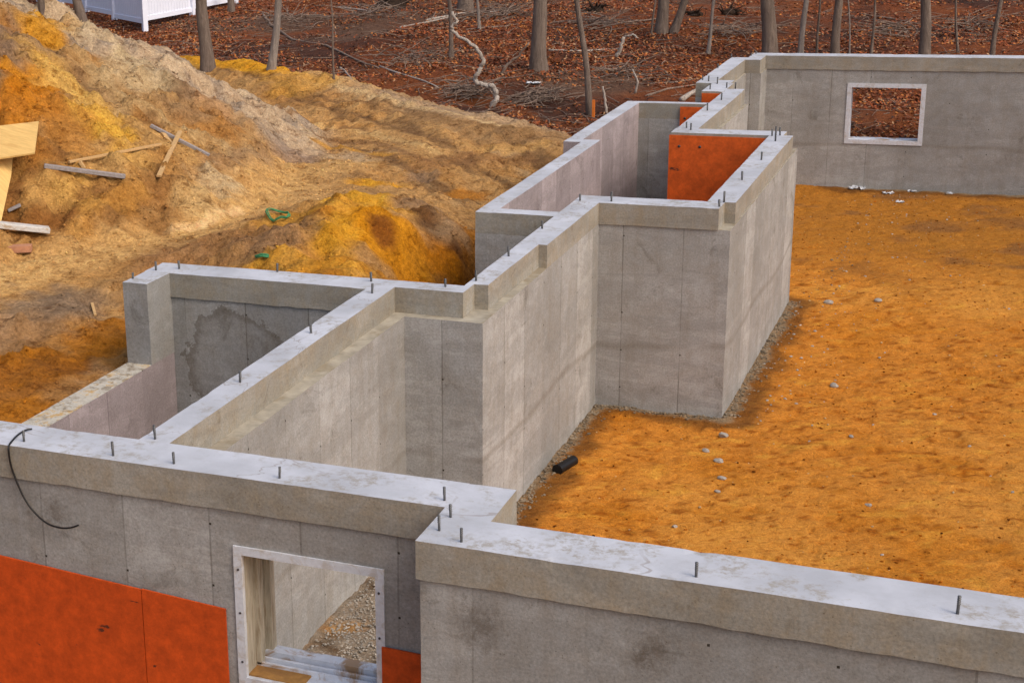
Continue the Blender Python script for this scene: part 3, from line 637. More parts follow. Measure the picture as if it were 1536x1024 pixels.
# ---- anchor bolts: surveyed base pixel and height in pixels
BOLTS = [(36, 662, 17), (170, 683, 22), (261, 695, 18), (419, 717, 18), (233, 658, 22), (360, 573, 17), (467, 500, 13), (558, 440, 15), (199, 418, 9), (234, 405, 13), (269, 403, 12),
 (416, 408, 13), (557, 422, 14), (667, 750, 21), (676, 775, 20), (659, 795, 24), (692, 812, 22), (1044, 865, 24), (1436, 920, 29), (668, 430, 12), (714, 421, 16), (763, 384, 14),
 (813, 343, 12), (870, 301, 10), (917, 302, 14), (1079, 310, 11), (1086, 303, 16), (1113, 270, 13), (1142, 240, 12), (1163, 212, 22), (1158, 204, 10), (1170, 203, 12), (1030, 192, 9),
 (1036, 195, 10), (1061, 166, 11), (1082, 150, 10), (1065, 134, 9), (1076, 126, 10), (1063, 122, 8), (1090, 132, 8), (1103, 131, 7), (1054, 120, 6), (1077, 102, 6), (1097, 86, 5), (1127, 84, 4), (1134, 81, 4)]
for (u, v, hp) in BOLTS:
    b = on_z(u, v, 0); dist = b.y/ray(u, v)[1]
    h = hp*dist/FPX*1.02; r = max(.0075, min(.010, .0008*dist)); g = MB(); lean = (random.uniform(-.004, .004), random.uniform(-.004, .004))
    g.tube([(b.x, b.y, -.03), (b.x+lean[0], b.y+lean[1], h)], r, 8)
    for kk in range(max(2, int(h/.02))):
        zz = h-.008-kk*.012
        if zz > .01: g.tube([(b.x+lean[0], b.y+lean[1], zz), (b.x+lean[0], b.y+lean[1], zz+.005)], r*1.18, 8)
    fpart(g, 'anchor_bolt', [M_STEEL])
# ------------------------------------------------------------ orange boards
def board(name, pts, thick, mat, label, cat, group=None, holes=()):
    """a flat panel: pts in the panel plane, extruded towards the camera side along -Y"""
    g = MB(); n = len(pts); f0 = [Vector(p)+Vector((0, -thick, 0)) for p in pts]; b0 = [Vector(p) for p in pts]
    g.add(f0+b0, [tuple(range(n)), tuple(range(2*n-1, n-1, -1))]+[(i, i+n, (i+1) % n+n, (i+1) % n) for i in range(n)])
    for h in holes:
        c = Vector(h); g.tube([c+Vector((0, -thick-.004, 0)), c+Vector((0, -thick+.002, 0))], .018, 8, 1)
    c = sum(b0, Vector())/n
    o = g.build(name, [mat, M_SCREW], origin=tuple(c)); tag(o, label, cat, group); return o
yA = 6.79*K-.012
def zA(x): return (-.68-(x/K+4.93)*.058)*K
xs1 = on_y(213, 880, yA).x
board('orange_panel', [(-8.4, yA, -1.9), (xs1-.003, yA, -1.9), (xs1-.003, yA, zA(xs1)), (-8.4, yA, zA(-8.4))], .014, M_ORANGE2, 'large orange board on the front wall at the lower left corner', 'board', 'orange boards')
xe = on_y(341, 950, yA).x
board('orange_panel', [(xs1+.003, yA, -1.9), (xe, yA, -1.9), (xe, yA, zA(xe)+.004), (xs1+.003, yA, zA(xs1)+.004)], .013, M_ORANGE2, 'orange board on the front wall just left of the near window', 'board', 'orange boards')
xa = on_y(574, 990, yA).x; za = on_y(576, 969, yA).z; zc = on_y(627, 980, yA).z
board('orange_panel', [(xa, yA, -1.9), (-2.342*K, yA, -1.9), (-2.342*K, yA, zc), (xa, yA, za)], .014, M_ORANGE2, 'small orange board piece between the near window and the wall corner', 'board', 'orange boards')
yM = 17.55*K-.008
board('orange_panel', [(-3.51*K, yM, -2.2), (-2.475*K, yM, -2.2), (-2.475*K, yM, -.035), (-3.51*K, yM, -.03)], .016, M_ORANGE, 'big upright orange board filling the bay end below the bolts', 'board', 'orange boards',
      [(-3.40*K, yM, -.17), (-3.18*K, yM, -.17)])
yN = 19.60*K-.02
board('orange_panel', [(-3.80*K, yN, -2.2), (-3.495*K, yN, -2.2), (-3.495*K, yN, -.04), (-3.80*K, yN, -.04)], .016, M_ORANGE, 'narrow orange board on the bay back wall, darker gap at its left', 'board', 'orange boards', [(-3.74*K, yN, -.2)])
yO = 20.68*K-.008
board('orange_panel', [(-3.75*K, yO, -2.2), (-3.495*K, yO, -2.2), (-3.495*K, yO, -.03), (-3.75*K, yO, -.03)], .016, M_ORANGE, 'farthest orange board under the stepped wall top', 'board', 'orange boards')
# ------------------------------------------------------------ loose timber, boards, hose, pipe, cable
def lie(u, v, up=.03): p = hit(u, v); return p+Vector((0, 0, up))
def stick(name, a, b, w_, t_, mat, label, cat, group=None, roll=0):
    a, b = Vector(a), Vector(b)
    dz = [hgt(a.x+(b.x-a.x)*t/12, a.y+(b.y-a.y)*t/12)+t_*.4-(a.z+(b.z-a.z)*t/12) for t in range(13)]
    lift = sorted(dz)[10]; a = a+Vector((0, 0, lift)); b = b+Vector((0, 0, lift))
    ax = (b-a).normalized(); az = Vector((0, 0, 1)); ay = az.cross(ax).normalized(); az = ax.cross(ay)
    if roll: q_ = Matrix.Rotation(roll, 3, ax); ay = q_ @ ay; az = q_ @ az
    g = MB(); c = (a+b)/2; g.obox((0, 0, 0), ax, ay, az, (b-a).length/2, w_/2, t_/2); o = g.build(name, [mat], loc=c)
    m = o.modifiers.new('edge', 'BEVEL'); m.width = min(w_, t_)*.12; m.segments = 1
    tag(o, label, cat, group); return o
def stick_px(p0, p1, w_, t_, mat, name, label, cat, up=.05, roll=0): return stick(name, lie(*p0, up), lie(*p1, up), w_, t_, mat, label, cat, None, roll)
stick_px((66, 250), (188, 266), .065, .05, M_LUMBG, 'timber', 'dark grey square timber lying on the heap foot', 'timber', .06)
stick_px((104, 251), (242, 224), .035, .03, M_LUMB, 'timber', 'thin pale lath rising to the right from the grey timber', 'timber', .07)
stick_px((226, 190), (314, 235), .05, .04, M_LUMBG, 'timber', 'grey pole uppermost on the heap, sloping down to the right', 'timber', .08)
stick_px((239, 282), (271, 214), .055, .03, M_LUMB, 'timber', 'brown plank leaning against the grey pole', 'timber', .12)
stick_px((240, 198), (262, 226), .05, .04, M_LUMB, 'timber', 'short pale lath under the grey pole', 'timber', .05)
stick_px((120, 247), (127, 258), .05, .04, M_LUMB, 'timber', 'tiny lath end behind the dark grey timber', 'timber', .04)
stick_px((-60, 341), (75, 355), .15, .06, M_WBOARD, 'plank', 'weathered white plank at the left edge below the plywood', 'plank', .07)
stick_px((12, 317), (31, 308), .06, .03, M_LUMBG, 'wood_scrap', 'small grey wood scrap between the plywood and the white plank', 'wood scrap', .04)
stick_px((138, 456), (143, 474), .03, .02, M_LUMB, 'wood_scrap', 'tiny pale splinter on the bank left of the foundation corner', 'wood scrap', .02)
bp = lie(30, 378, .04)
g = MB(); g.obox((0, 0, 0), Vector((.9, .43, 0)), Vector((-.43, .9, 0)), Vector((0, 0, 1)), .13, .06, .035)
tag(g.build('brick', [M_BRICK], loc=bp), 'single reddish brick lying on the sandy path at the left edge', 'brick')
# plywood: two overlapping sheets leaning on the heap
def sheet_px(pts, up, thick, mat, label):
    P = [lie(u, v, 0) for (u, v) in pts]; c = sum(P, Vector())/len(P)
    n = Vector((0, 0, 0))
    for i in range(len(P)): n += (P[i]-c).cross(P[(i+1) % len(P)]-c)
    n.normalize(); n = n if n.z > 0 else -n
    # flatten: project the corner rays to the mean plane, lifted
    c = c+n*up; Q = []
    for (u, v) in pts:
        d = Vector(ray(u, v)); o_ = Vector((0, 0, CAMH)); t = (c-o_).dot(n)/d.dot(n); Q.append(o_+d*t)
    g = MB(); k = len(Q); g.add(Q+[q-n*thick for q in Q], [tuple(range(k)), tuple(range(2*k-1, k-1, -1))]+[(i, i+k, (i+1) % k+k, (i+1) % k) for i in range(k)])
    cc = sum(Q, Vector())/k
    o = g.build('plywood_sheet', [mat], origin=tuple(cc)); tag(o, label, 'plywood', 'plywood sheets'); return o
sheet_px([(-40, 193), (58, 182), (52, 229), (-40, 243)], .22, .02, M_PLY, 'yellow plywood sheet, the upper wide one on the heap at the left edge')
sheet_px([(-60, 243), (20, 226), (17, 262), (1, 336), (-60, 336)], .18, .02, M_PLY, 'yellow plywood sheet hanging below the wide one at the left edge')
# green hose coils
def coil(u, v, rx, turns, rad, label):
    c = lie(u, v, .03); g = MB(); pts = []
    for i in range(turns*20+1):
        a = i/20*2*math.pi; r = rx*(1+.10*math.sin(a*.37+1)); x = c.x+r*math.cos(a); y = c.y+r*.85*math.sin(a)
        pts.append((x, y, hgt(x, y)+.03+.008*(i/20)))
    g.tube([Vector(p)-c for p in pts], rad, 6); tag(g.build('hose', [M_GREEN], loc=c), label, 'hose')
coil(417, 327, .13, 3, .006, 'green hose coil on the soil between path and orange bank')
c0 = lie(397, 390, .03); g = MB(); g.tube([Vector(q_) for q_ in [(-.11, 0, 0), (-.05, .03, .02), (.03, -.01, .03), (.10, .02, 0)]], .014, 6)
g.tube([Vector(q_) for q_ in [(-.08, -.03, 0), (.0, -.03, .02), (.09, -.01, .0)]], .012, 6)
tag(g.build('strap', [M_GREEN], loc=c0), 'bright green strap scrap near the back wall of the left room', 'strap')
# black corrugated pipe at the wall foot
pa = hit(842, 706, True); pb = hit(862, 694, True); ax = (pb-pa).normalized(); g = MB()
L = (pb-pa).length; pts = []; rad = []
for i in range(25):
    pts.append(Vector((0, 0, .035))+ax*(i/24*(L+.07)-.08)); rad.append(.050 if i % 2 else .043)
g.tube(pts, rad, 16, cap=False); g.tube([p for p in pts[::-1]], [.037]*25, 16, cap=False)
ring = MB(); g.tube([pts[0], pts[0]+ax*.001], [.055, .001], 16, cap=False)
tag(g.build('drain_pipe', [M_BLACK], loc=pa), 'short black corrugated drain pipe poking from the sand at the wall foot', 'pipe')
# black cable over the front wall
g = MB(); yF = 6.79*K; P = []
for (u, v) in [(48, 643), (38, 645), (28, 651)]: p = on_z(u, v, .012); P.append(p)
p = on_z(19, 660, .012); P.append(p)
for (u, v) in [(13, 671), (16, 696), (25, 722), (36, 746), (50, 766), (70, 784), (90, 791), (106, 791), (118, 787)]: P.append(on_y(u, v, yF-.03))
S_ = []
for i in range(len(P)-1):
    a = P[max(i-1, 0)]; b = P[i]; c = P[i+1]; d = P[min(i+2, len(P)-1)]
    for t in (0, .25, .5, .75):
        S_.append(.5*((2*b)+(c-a)*t+(2*a-5*b+4*c-d)*t*t+(-a+3*b-3*c+d)*t**3))
S_.append(P[-1]); c = P[3]; g.tube([p-c for p in S_], .0065, 6)
tag(g.build('cable', [M_BLACK], loc=c), 'thin black cable drooping over the front wall near the left edge', 'cable')
# orange stake by the berm end
b = hit(890, 176); g = MB(); g.obox((0, 0, .12), Vector((1, 0, 0)), Vector((0, 1, 0)), Vector((0, 0, 1)), .025, .012, .2)
tag(g.build('stake', [M_STAKE], loc=b), 'orange marking stake at the end of the dirt berm', 'stake')
# ------------------------------------------------------------ rocks
ICO_V = None
def rock_mesh(r, seed, sq=.6, n=2):
    import bmesh
    bm = bmesh.new(); bmesh.ops.create_icosphere(bm, subdivisions=n, radius=1)
    rr = random.Random(seed); ax = [Vector((rr.gauss(0, 1), rr.gauss(0, 1), rr.gauss(0, 1))).normalized() for _ in range(7)]; cut = [rr.uniform(.55, .9) for _ in ax]
    sx, sy = rr.uniform(.8, 1.2), rr.uniform(.6, 1.0)
    for v in bm.verts:
        for a, c in zip(ax, cut):
            d = v.co.dot(a)
            if d > c: v.co -= a*(d-c)
        v.co = Vector((v.co.x*sx, v.co.y*sy, v.co.z*sq))*r*rr.uniform(.95, 1.05)
    vs = [tuple(v.co) for v in bm.verts]; fs = [tuple(v.index for v in f.verts) for f in bm.faces]; bm.free(); return vs, fs
ROCKS = [(1078, 692, .045, 'pale stone on the sand right of the drain pipe, the nearer of two'), (1083, 718, .04, 'pale stone on the sand just below another pale stone'), (1076, 738, .03, 'flat chip of stone in the sand below two pale stones'),
 (1302, 758, .035, 'lone whitish stone in the middle of the orange sand'), (1085, 655, .06, 'grey stone near the tall wall corner foot'), (1058, 677, .04, 'stone fragment left of the pale stones'), (1252, 580, .06, 'flat dark stone right of the tall wall'),
 (1277, 655, .03, 'small grey stone in the open sand'), (1242, 455, .06, 'small flat stone cluster piece beyond the tall wall end'), (1317, 452, .05, 'stone chip in the middle distance sand'), (1012, 790, .03, 'yellowish chip close to the low right wall')]
for i, (u, v, r, lb) in enumerate(ROCKS):
    p = hit(u, v, True); vs, fs = rock_mesh(r, 50+i); g = MB(); g.add(vs, fs); tag(g.build('stone', [M_STONE], loc=p+Vector((0, 0, r*.25))), lb, 'stone', 'stones lying on the sand')
# gravel and crumbs nobody could count
def scatter(name, spots, mat, sizes, seed, flat=.6, cols=None):
    rr = random.Random(seed); protos = [rock_mesh(1, seed*10+k, flat, 1) for k in range(6)]
    V = []; Fc = []; n0 = 0
    for (x, y, z) in spots:
        vs, fs = rr.choice(protos); s = rr.uniform(*sizes)*rr.choice((1, 1, .7, .5)); a = rr.uniform(0, 6.28); ca, sa = math.cos(a)*s, math.sin(a)*s
        for p in vs: V.append((x+p[0]*ca-p[1]*sa, y+p[0]*sa+p[1]*ca, z+p[2]*s+s*.2))
        for f in fs: Fc.append(tuple(i+n0 for i in f))
        n0 += len(vs)
    me = bpy.data.meshes.new(name); me.from_pydata(V, [], Fc); me.materials.append(mat)
    if cols is not None:
        k = len(protos[0][0]); a = me.color_attributes.new('soil', 'FLOAT_COLOR', 'POINT'); cc = np.repeat(np.concatenate([cols, np.ones((len(cols), 1))], 1), k, 0)
        a.data.foreach_set('color', cc.ravel().astype(np.float32))
    o = bpy.data.objects.new(name, me); C.objects.link(o); o['kind'] = 'stuff'; return o
sp = []
def strip(x0, y0, x1, y1, n, wd, nx_, ny_):
    for _ in range(n):
        t = random.random(); o_ = abs(random.gauss(0, wd)); x = x0+(x1-x0)*t+nx_*o_; y = y0+(y1-y0)*t+ny_*o_
        sp.append((x, y, float(inner(np.array([x]), np.array([y]))[0])))
strip(-3.90, 12.2, -3.90, 16.1, 650, .07, 1, 0); strip(-3.9, 16.09, -2.59, 16.09, 260, .05, 0, -1); strip(-2.58, 16.1, -2.58, 20.9, 650, .07, 1, 0); strip(-2.50, 20.9, -2.3, 24.5, 60, .3, 1, 0)
o = scatter('gravel', sp, M_CRUMB, (.007, .024), 5); tag(o, 'pale gravel and concrete crumbs along the wall feet', 'gravel')
sp = []
for _ in range(190):
    x = random.uniform(-2.5, 2.2); y = random.uniform(9, 28)
    if x < -2.2 and y < 21: continue
    if random.random() < .6: x = -2.3+abs(random.gauss(0, .8)); y = random.uniform(21, 28.2)
    sp.append((x, y, float(inner(np.array([x]), np.array([y]))[0])))
for _ in range(90): y = random.uniform(16, 21); x = -2.5+abs(random.gauss(0, .55)); sp.append((x, y, float(inner(np.array([x]), np.array([y]))[0])))
o = scatter('small_stones', sp, M_STONE, (.008, .026), 6, .5); tag(o, 'small pale pebbles scattered over the orange sand', 'pebbles')
sp = []
for _ in range(9000):
    x = random.uniform(-4.55, -2.8); y = random.uniform(8.3, 12.1)
    if x > -2.75: continue
    sp.append((x, y, FLOOR+.01))
o = scatter('gravel', sp, M_STONE2, (.007, .017), 7); tag(o, 'mixed brown gravel on the room floor seen through the near window', 'gravel')
sp = []
while len(sp) < 15000:
    if random.random() < .55:
        a = random.uniform(-2.2, 1.0); r = random.uniform(1, 7); x = -14.6+r*math.cos(a); y = 17.9+r*math.sin(a)
    else: x = random.uniform(-13, -5); y = random.uniform(8, 22)
    if foot_dist(np.array([x]), np.array([y]))[0] < .3: continue
    sp.append((x, y, 0))
A = np.array(sp); zz = land(A[:, 0], A[:, 1]); sp = [(a, b, c) for a, b, c in zip(A[:, 0], A[:, 1], zz)]
cl = land_col(A[:, 0][None], A[:, 1][None], zz[None])[0]*RNG.uniform(.75, 1.6, (len(A), 1)); cl = np.clip(cl, 0, .8)
o = scatter('clods', sp, M_SOIL, (.005, .024), 8, .7, cl); tag(o, 'loose soil clods strewn over the heap and banks', 'clods')
sp = []
for _ in range(7500):
    x = random.uniform(-3.8, 3.4); y = random.uniform(7.9, 28)
    if (y < 16 and x < -3.7) or (y > 16 and y < 21 and x < -2.4) or random.random() > .25+.9*float(vnoise(np.array([x*1.1]), np.array([y*.8]), 5)[0]): continue
    sp.append((x, y, float(inner(np.array([x]), np.array([y]))[0])))
cl = np.array((.26, .085, .018))*RNG.uniform(.3, 1.9, (len(sp), 1)); cl[RNG.random(len(sp)) < .12] = (.50, .36, .20)
o = scatter('crumbs', sp, M_SAND, (.005, .021), 9, .5, cl); tag(o, 'dark reddish crumbs of soil strewn over the orange sand', 'crumbs')
# litter against the far wall
def crumple(u, v, sx, sy, sz, label, floor=True, seed=1):
    sx *= .8; sy *= .7; sz *= .55
    p = hit(u, v, floor); rr = random.Random(seed); nx_, ny_ = 9, 6; vs = []; fs = []
    for j in range(ny_):
        for i in range(nx_): vs.append(((i/(nx_-1)-.5)*sx+rr.uniform(-.02, .02), (j/(ny_-1)-.5)*sy+rr.uniform(-.02, .02), rr.uniform(0, 1)**1.5*sz))
    for j in range(ny_-1):
        for i in range(nx_-1): k = j*nx_+i; fs.append((k, k+1, k+1+nx_, k+nx_))
    g = MB(); g.add(vs, fs, 0, False); o = g.build('plastic_scrap', [M_PLASTIC], loc=p+Vector((0, 0, .01))); m = o.modifiers.new('thick', 'SOLIDIFY'); m.thickness = .004
    tag(o, label, 'plastic scrap', 'plastic scraps'); return o
crumple(1285, 284, .32, .12, .12, 'crumpled white plastic under the far window, against the wall', seed=1)
crumple(1332, 291, .20, .16, .06, 'white plastic pieces right of the crumpled sheet below the far window', seed=2)
crumple(1368, 288, .15, .10, .05, 'flat white plastic strip at the far wall, right of the other pieces', seed=3)
crumple(1350, 304, .14, .10, .05, 'white plastic scrap lying out on the brown sand', seed=4)
crumple(1424, 291, .12, .08, .05, 'small rightmost white scrap at the far wall foot', seed=5)
crumple(800, 126, .34, .2, .07, 'white plastic scrap in the leaves beside the thick trunk', floor=False, seed=6)
# ------------------------------------------------------------ white fence
fr = hit(218, 47); fl_ = on_z(150, 30, fr.z+.05); fr2 = hit(345, 9)
def dirn(a, b): d = (b-a); d.z = 0; return d.normalized()
fe = empty('vinyl_fence', fr); tag(fe, 'white vinyl panel fence turning a corner behind the heap', 'fence')
HF = 1.9
for (tgt, ext, npost) in ((fl_, 14.0, 4), (fr2, 2.5, 5)):
    d = dirn(fr, tgt); nrm = Vector((-d.y, d.x, 0)); Lr = (Vector((tgt.x, tgt.y, 0))-Vector((fr.x, fr.y, 0))).length+ext; bay = 2.4; nb = int(Lr/bay)+1
    for i in range(nb):
        a = d*(bay*i); c = d*(bay*(i+1)); za = hgt(fr.x+a.x, fr.y+a.y)-fr.z; zc = hgt(fr.x+c.x, fr.y+c.y)-fr.z
        za = zc = max(za, zc)+.08
        g = MB(); k = 16
        for s in range(k):
            q0 = a+d*(.08+(bay-.16)*s/k); q1 = a+d*(.08+(bay-.16)*(s+.93)/k); mid = (q0+q1)/2; mid.z = za+HF/2
            g.obox(mid, d, nrm, Vector((0, 0, 1)), (q1-q0).length/2, .012, HF/2-.06)
        for zr in (za+.06, za+HF-.06):
            mid = (a+c)/2; mid.z = zr; g.obox(mid, d, nrm, Vector((0, 0, 1)), bay/2-.06, .03, .06)
        g.build('fence_panel', [M_FENCE], fe)
        if i == 0 and npost == 5: continue
        g = MB(); mid = Vector((a.x, a.y, za+HF/2-.15)); g.obox(mid, d, nrm, Vector((0, 0, 1)), .065, .065, HF/2+.25)
        cp = Vector((a.x, a.y, za+HF+.12)); g.obox(cp, d, nrm, Vector((0, 0, 1)), .08, .08, .02); g.build('fence_post', [M_FENCE], fe)
# ------------------------------------------------------------ trees: bare, crowns above the picture
def tree(u, v, wpx, top_u, label, mat=M_BARK, H=None, kink=None, name='bare_tree', wob=.06, flare=1.35):
    b = hit(u, v); dist = b.y/ray(u, v)[1]; r = wpx/2*dist/FPX
    T = on_y(top_u, 0, b.y); slope = (T.x-b.x)/max(.3, T.z-b.z); H = H or random.uniform(9, 12); H = H if r > .06 else random.uniform(4, 6)
    pts = []; rad = []; n = 26; ph = random.uniform(0, 6)
    for i in range(n+1):
        t = i/n; z = -.25+(H+.25)*t**1.2; x = slope*z if z < 4 else slope*4+slope*.4*(z-4)
        if z > 0: x += .03*math.sin(z*2.1+ph)*min(1, z)
        if kink and z > 0: x += kink*math.exp(-((z-1.2)/.6)**2)
        rr_ = r*(1-.82*t)*(1+(flare-1)*math.exp(-max(z, 0)/.22)); pts.append(Vector((x, .03*math.sin(z*1.3+ph)*max(0, min(1, z)), z))); rad.append(max(rr_, .006))
    root = empty(name, b); tag(root, label, 'tree', 'bare trees at the wood edge')
    g = MB(); g.tube(pts, rad, 14 if r > .06 else 8, wob=wob); g.build('trunk', [mat], root)
    g = MB()
    def limb(p, d, L, r0, dep):
        q = [p]; rs = [r0]; dd = d.copy(); k = 6
        for i in range(k): dd = (dd+Vector((random.uniform(-.25, .25), random.uniform(-.25, .25), random.uniform(-.05, .22)))).normalized(); q.append(q[-1]+dd*L/k); rs.append(r0*(1-.85*(i+1)/k))
        g.tube(q, rs, 5, cap=False)
        if dep > 0:
            for _ in range(3): j = random.randint(2, 5); limb(q[j], (dd+Vector((random.uniform(-.9, .9), random.uniform(-.9, .9), random.uniform(0, .6)))).normalized(), L*.55, rs[j]*.6, dep-1)
    for i in range(n+1):
        if pts[i].z > (H*.45 if r > .05 else H*.35) and i < n:
            a = random.uniform(0, 6.28); limb(pts[i], Vector((math.cos(a), math.sin(a), .7)).normalized(), H*.25*random.uniform(.6, 1), max(.008, rad[i]*.5), 1)
    g.build('crown', [mat], root)
    return root
TREES = [(312, 101, 20, 304, 'smooth grey trunk standing at the yellow sand, in front of the fence end', M_BARK), (407, 103, 12, 418, 'slim pale trunk leaning right behind the yellow sand', M_BARKG),
 (808, 106, 24, 808, 'thickest dark trunk left of centre with flared base', M_BARK), (885, 172, 10, 867, 'slender crooked tree beside the orange stake', M_BARK),
 (992, 50, 18, 994, 'left stem of the twin trunks above the bay', M_BARK), (1010, 50, 12, 1027, 'right leaning stem of the twin trunks above the bay', M_BARK),
 (1062, 82, 6, 1073, 'thin leaning sapling above the orange boards', M_BARKG), (1155, 96, 24, 1153, 'broad trunk directly behind the far wall corner', M_BARK),
 (1200, 96, 9, 1208, 'narrow pale trunk right of the broad trunk behind the far wall', M_BARKG), (1252, 98, 14, 1257, 'brown trunk behind the far wall, left of the window', M_BARK),
 (1306, 98, 5, 1311, 'small sapling behind the far wall above the window', M_BARK), (1386, 98, 17, 1388, 'straight trunk behind the far wall at the right of the window', M_BARK),
 (1487, 96, 8, 1500, 'greenish slim trunk leaning right, rightmost of all', M_BARK), (677, 88, 8, 673, 'slim trunk behind the crooked pale stem', M_BARK),
 (501, 119, 3.5, 494, 'very thin sapling at the dirt edge left of centre', M_BARK), (122, 26, 13, 114, 'trunk rising behind the heap in front of the fence', M_BARK), (62, 6, 9, 60, 'trunk at the top left corner above the heap', M_BARK),
 (347, 18, 10, 346, 'trunk at the right end of the white fence', M_BARK), (698, 16, 22, 698, 'distant thick trunk at the top edge left of centre', M_BARK), (719, 44, 5, 715, 'broken thin stem near the top, left of the thickest trunk', M_BARKG),
 (1225, 92, 4, 1228, 'sapling between the pale trunk and the brown trunk', M_BARK), (1437, 80, 4, 1433, 'thin stem behind the far wall, between the last two trunks', M_BARK), (977, 52, 3, 982, 'reddish thin sapling left of the twin trunks', M_BARK), (1274, 84, 2.5, 1273, 'hair thin sapling right of the brown trunk', M_BARKG)]
for (u, v, wp, tu, lb, mt) in TREES: tree(u, v, wp, tu, lb, mt, name='bare_tree' if wp > 6.5 else 'sapling')
# ------------------------------------------------------------ fallen wood
def log_px(pts, wpx, label, mat=M_TWIG, name='fallen_branch', cat='branch', lift=0.0, standing=False, taper=.5, group='fallen wood on the leaves'):
    b = hit(*pts[0]); W = []
    for i, (u, v) in enumerate(pts):
        W.append(on_y(u, v, b.y+.02*i) if standing else hit(u, v))
    dist = b.y/ray(*pts[0])[1]; r = wpx/2*dist/FPX
    Q = []
    for i in range(len(W)-1):
        k = 4
        for t in range(k): q = W[i].lerp(W[i+1], t/k); Q.append(q+Vector((random.uniform(-1, 1), random.uniform(-1, 1), random.uniform(-.5, .5)))*r*.5)
    Q.append(W[-1]); n = len(Q)
    if not standing: Q = [q+Vector((0, 0, r*.7+lift)) for q in Q]
    g = MB(); g.tube([q-b for q in Q], [r*(1-taper*i/n) for i in range(n)], 8, wob=.15); o = g.build(name, [mat], loc=b); tag(o, label, cat, group); return o
log_px([(738, 161), (744, 150), (743, 138), (738, 128), (732, 130), (716, 125), (712, 117), (720, 105), (725, 94), (721, 84), (711, 70), (703, 62), (690, 56), (679, 47), (678, 40), (685, 33), (679, 18)], 8.5, 'pale crooked stem snaking up from the dirt edge', M_BIRCH, 'crooked_stem', 'dead tree', standing=True, taper=.55)
log_px([(738, 126), (744, 119), (770, 116), (800, 111)], 3, 'thin side branch reaching right from the crooked stem', M_TWIG, standing=True, taper=.8)
log_px([(823, 77), (870, 78), (905, 76), (928, 74)], 3.2, 'straight pale log lying right of the thickest trunk', M_BIRCH)
log_px([(925, 86), (931, 70), (936, 56)], 6, 'thick pale birch piece at the end of the straight log', M_BIRCH, standing=True, taper=.2)
log_px([(936, 56), (950, 52), (960, 60)], 4, 'bent pale limb above the birch piece', M_BIRCH, standing=True)
log_px([(752, 112), (762, 96), (778, 84), (794, 64)], 5, 'dead branch leaning against the thickest trunk', M_TWIG, standing=True)
log_px([(600, 43), (640, 35), (672, 28)], 3.5, 'straight fallen log up the slope left of the slim trunk', M_BIRCH)
log_px([(394, 22), (405, 38), (440, 62), (490, 70), (535, 92), (568, 104)], 4, 'long faint log from the pale trunk down to the right', M_TWIG)
log_px([(570, 101), (600, 112), (640, 124), (660, 134)], 3.5, 'grey branch lying above the dirt crest', M_BIRCH)
log_px([(509, 102), (518, 108), (527, 120)], 3, 'short curved branch beside the very thin sapling', M_BIRCH)
log_px([(972, 145), (1000, 135), (1045, 128)], 4, 'dark branch behind the bay corner', M_TWIG); log_px([(970, 127), (1010, 125), (1050, 119)], 3, 'upper thin branch behind the bay corner', M_TWIG)
log_px([(1022, 152), (1046, 138)], 9, 'thick grey log end behind the orange boards', M_BIRCH, name='log', cat='log')
log_px([(910, 172), (908, 150), (904, 130)], 4, 'pale broken stub standing left of the bay corner', M_BIRCH, standing=True, taper=.2)
log_px([(953, 140), (956, 122), (949, 104)], 4, 'pale twisted stick in the leaves above the bay', M_BIRCH, standing=True)
log_px([(700, 46), (760, 40), (800, 28)], 3, 'long twig crossing behind the thickest trunk', M_TWIG)
log_px([(810, 155), (825, 140), (838, 122)], 2.5, 'reddish twig leaning right near the dirt crest', M_TWIG, standing=True)
log_px([(640, 32), (690, 22), (760, 18)], 4, 'fallen trunk near the top edge behind the slim trunk', M_BIRCH)
log_px([(505, 12), (540, 16), (560, 20)], 3, 'pale branch near the top edge right of the pale trunk', M_BIRCH)
log_px([(1290, 22), (1340, 30), (1380, 38)], 3, 'long branch on the slope behind the far wall', M_TWIG)
log_px([(905, 42), (945, 34), (985, 30)], 4, 'log left of the twin trunks near the top', M_TWIG)
def brush(u, v, n, wpx, hpx, label):
    c = hit(u, v); g = MB(); dist = c.y/ray(u, v)[1]; s = dist/FPX
    for _ in range(n):
        a = random.uniform(-math.pi, math.pi); L = random.uniform(.3, 1)*wpx*s*.6; p = Vector((random.gauss(0, .2)*wpx*s, random.gauss(0, .2)*wpx*s*1.5, random.uniform(0, hpx*s)*.6)); q = [p]; d = Vector((math.cos(a), math.sin(a), random.uniform(-.15, .5))).normalized()
        for i in range(6): d = (d+Vector((random.uniform(-.3, .3), random.uniform(-.3, .3), random.uniform(-.25, .12)))).normalized(); q.append(q[-1]+d*L/6)
        for t in q: t.z = max(t.z, hgt(c.x+t.x, c.y+t.y)-c.z+.01)
        r = random.uniform(.006, .018); g.tube(q, [r*(1-.7*i/6) for i in range(7)], 5, cap=False)
    tag(g.build('brush_pile', [M_TWIG], loc=c), label, 'brush pile', 'brush piles')
brush(705, 145, 150, 90, 30, 'tangled grey brush around the foot of the crooked stem'); brush(810, 150, 120, 80, 22, 'low brush along the dirt crest right of the crooked stem')
brush(1100, 52, 90, 90, 26, 'brown brush heap left of the broad trunk'); brush(900, 38, 70, 110, 20, 'brush strip beyond the slender crooked tree'); brush(740, 24, 80, 130, 20, 'brush heap at the top edge left of the thickest trunk')
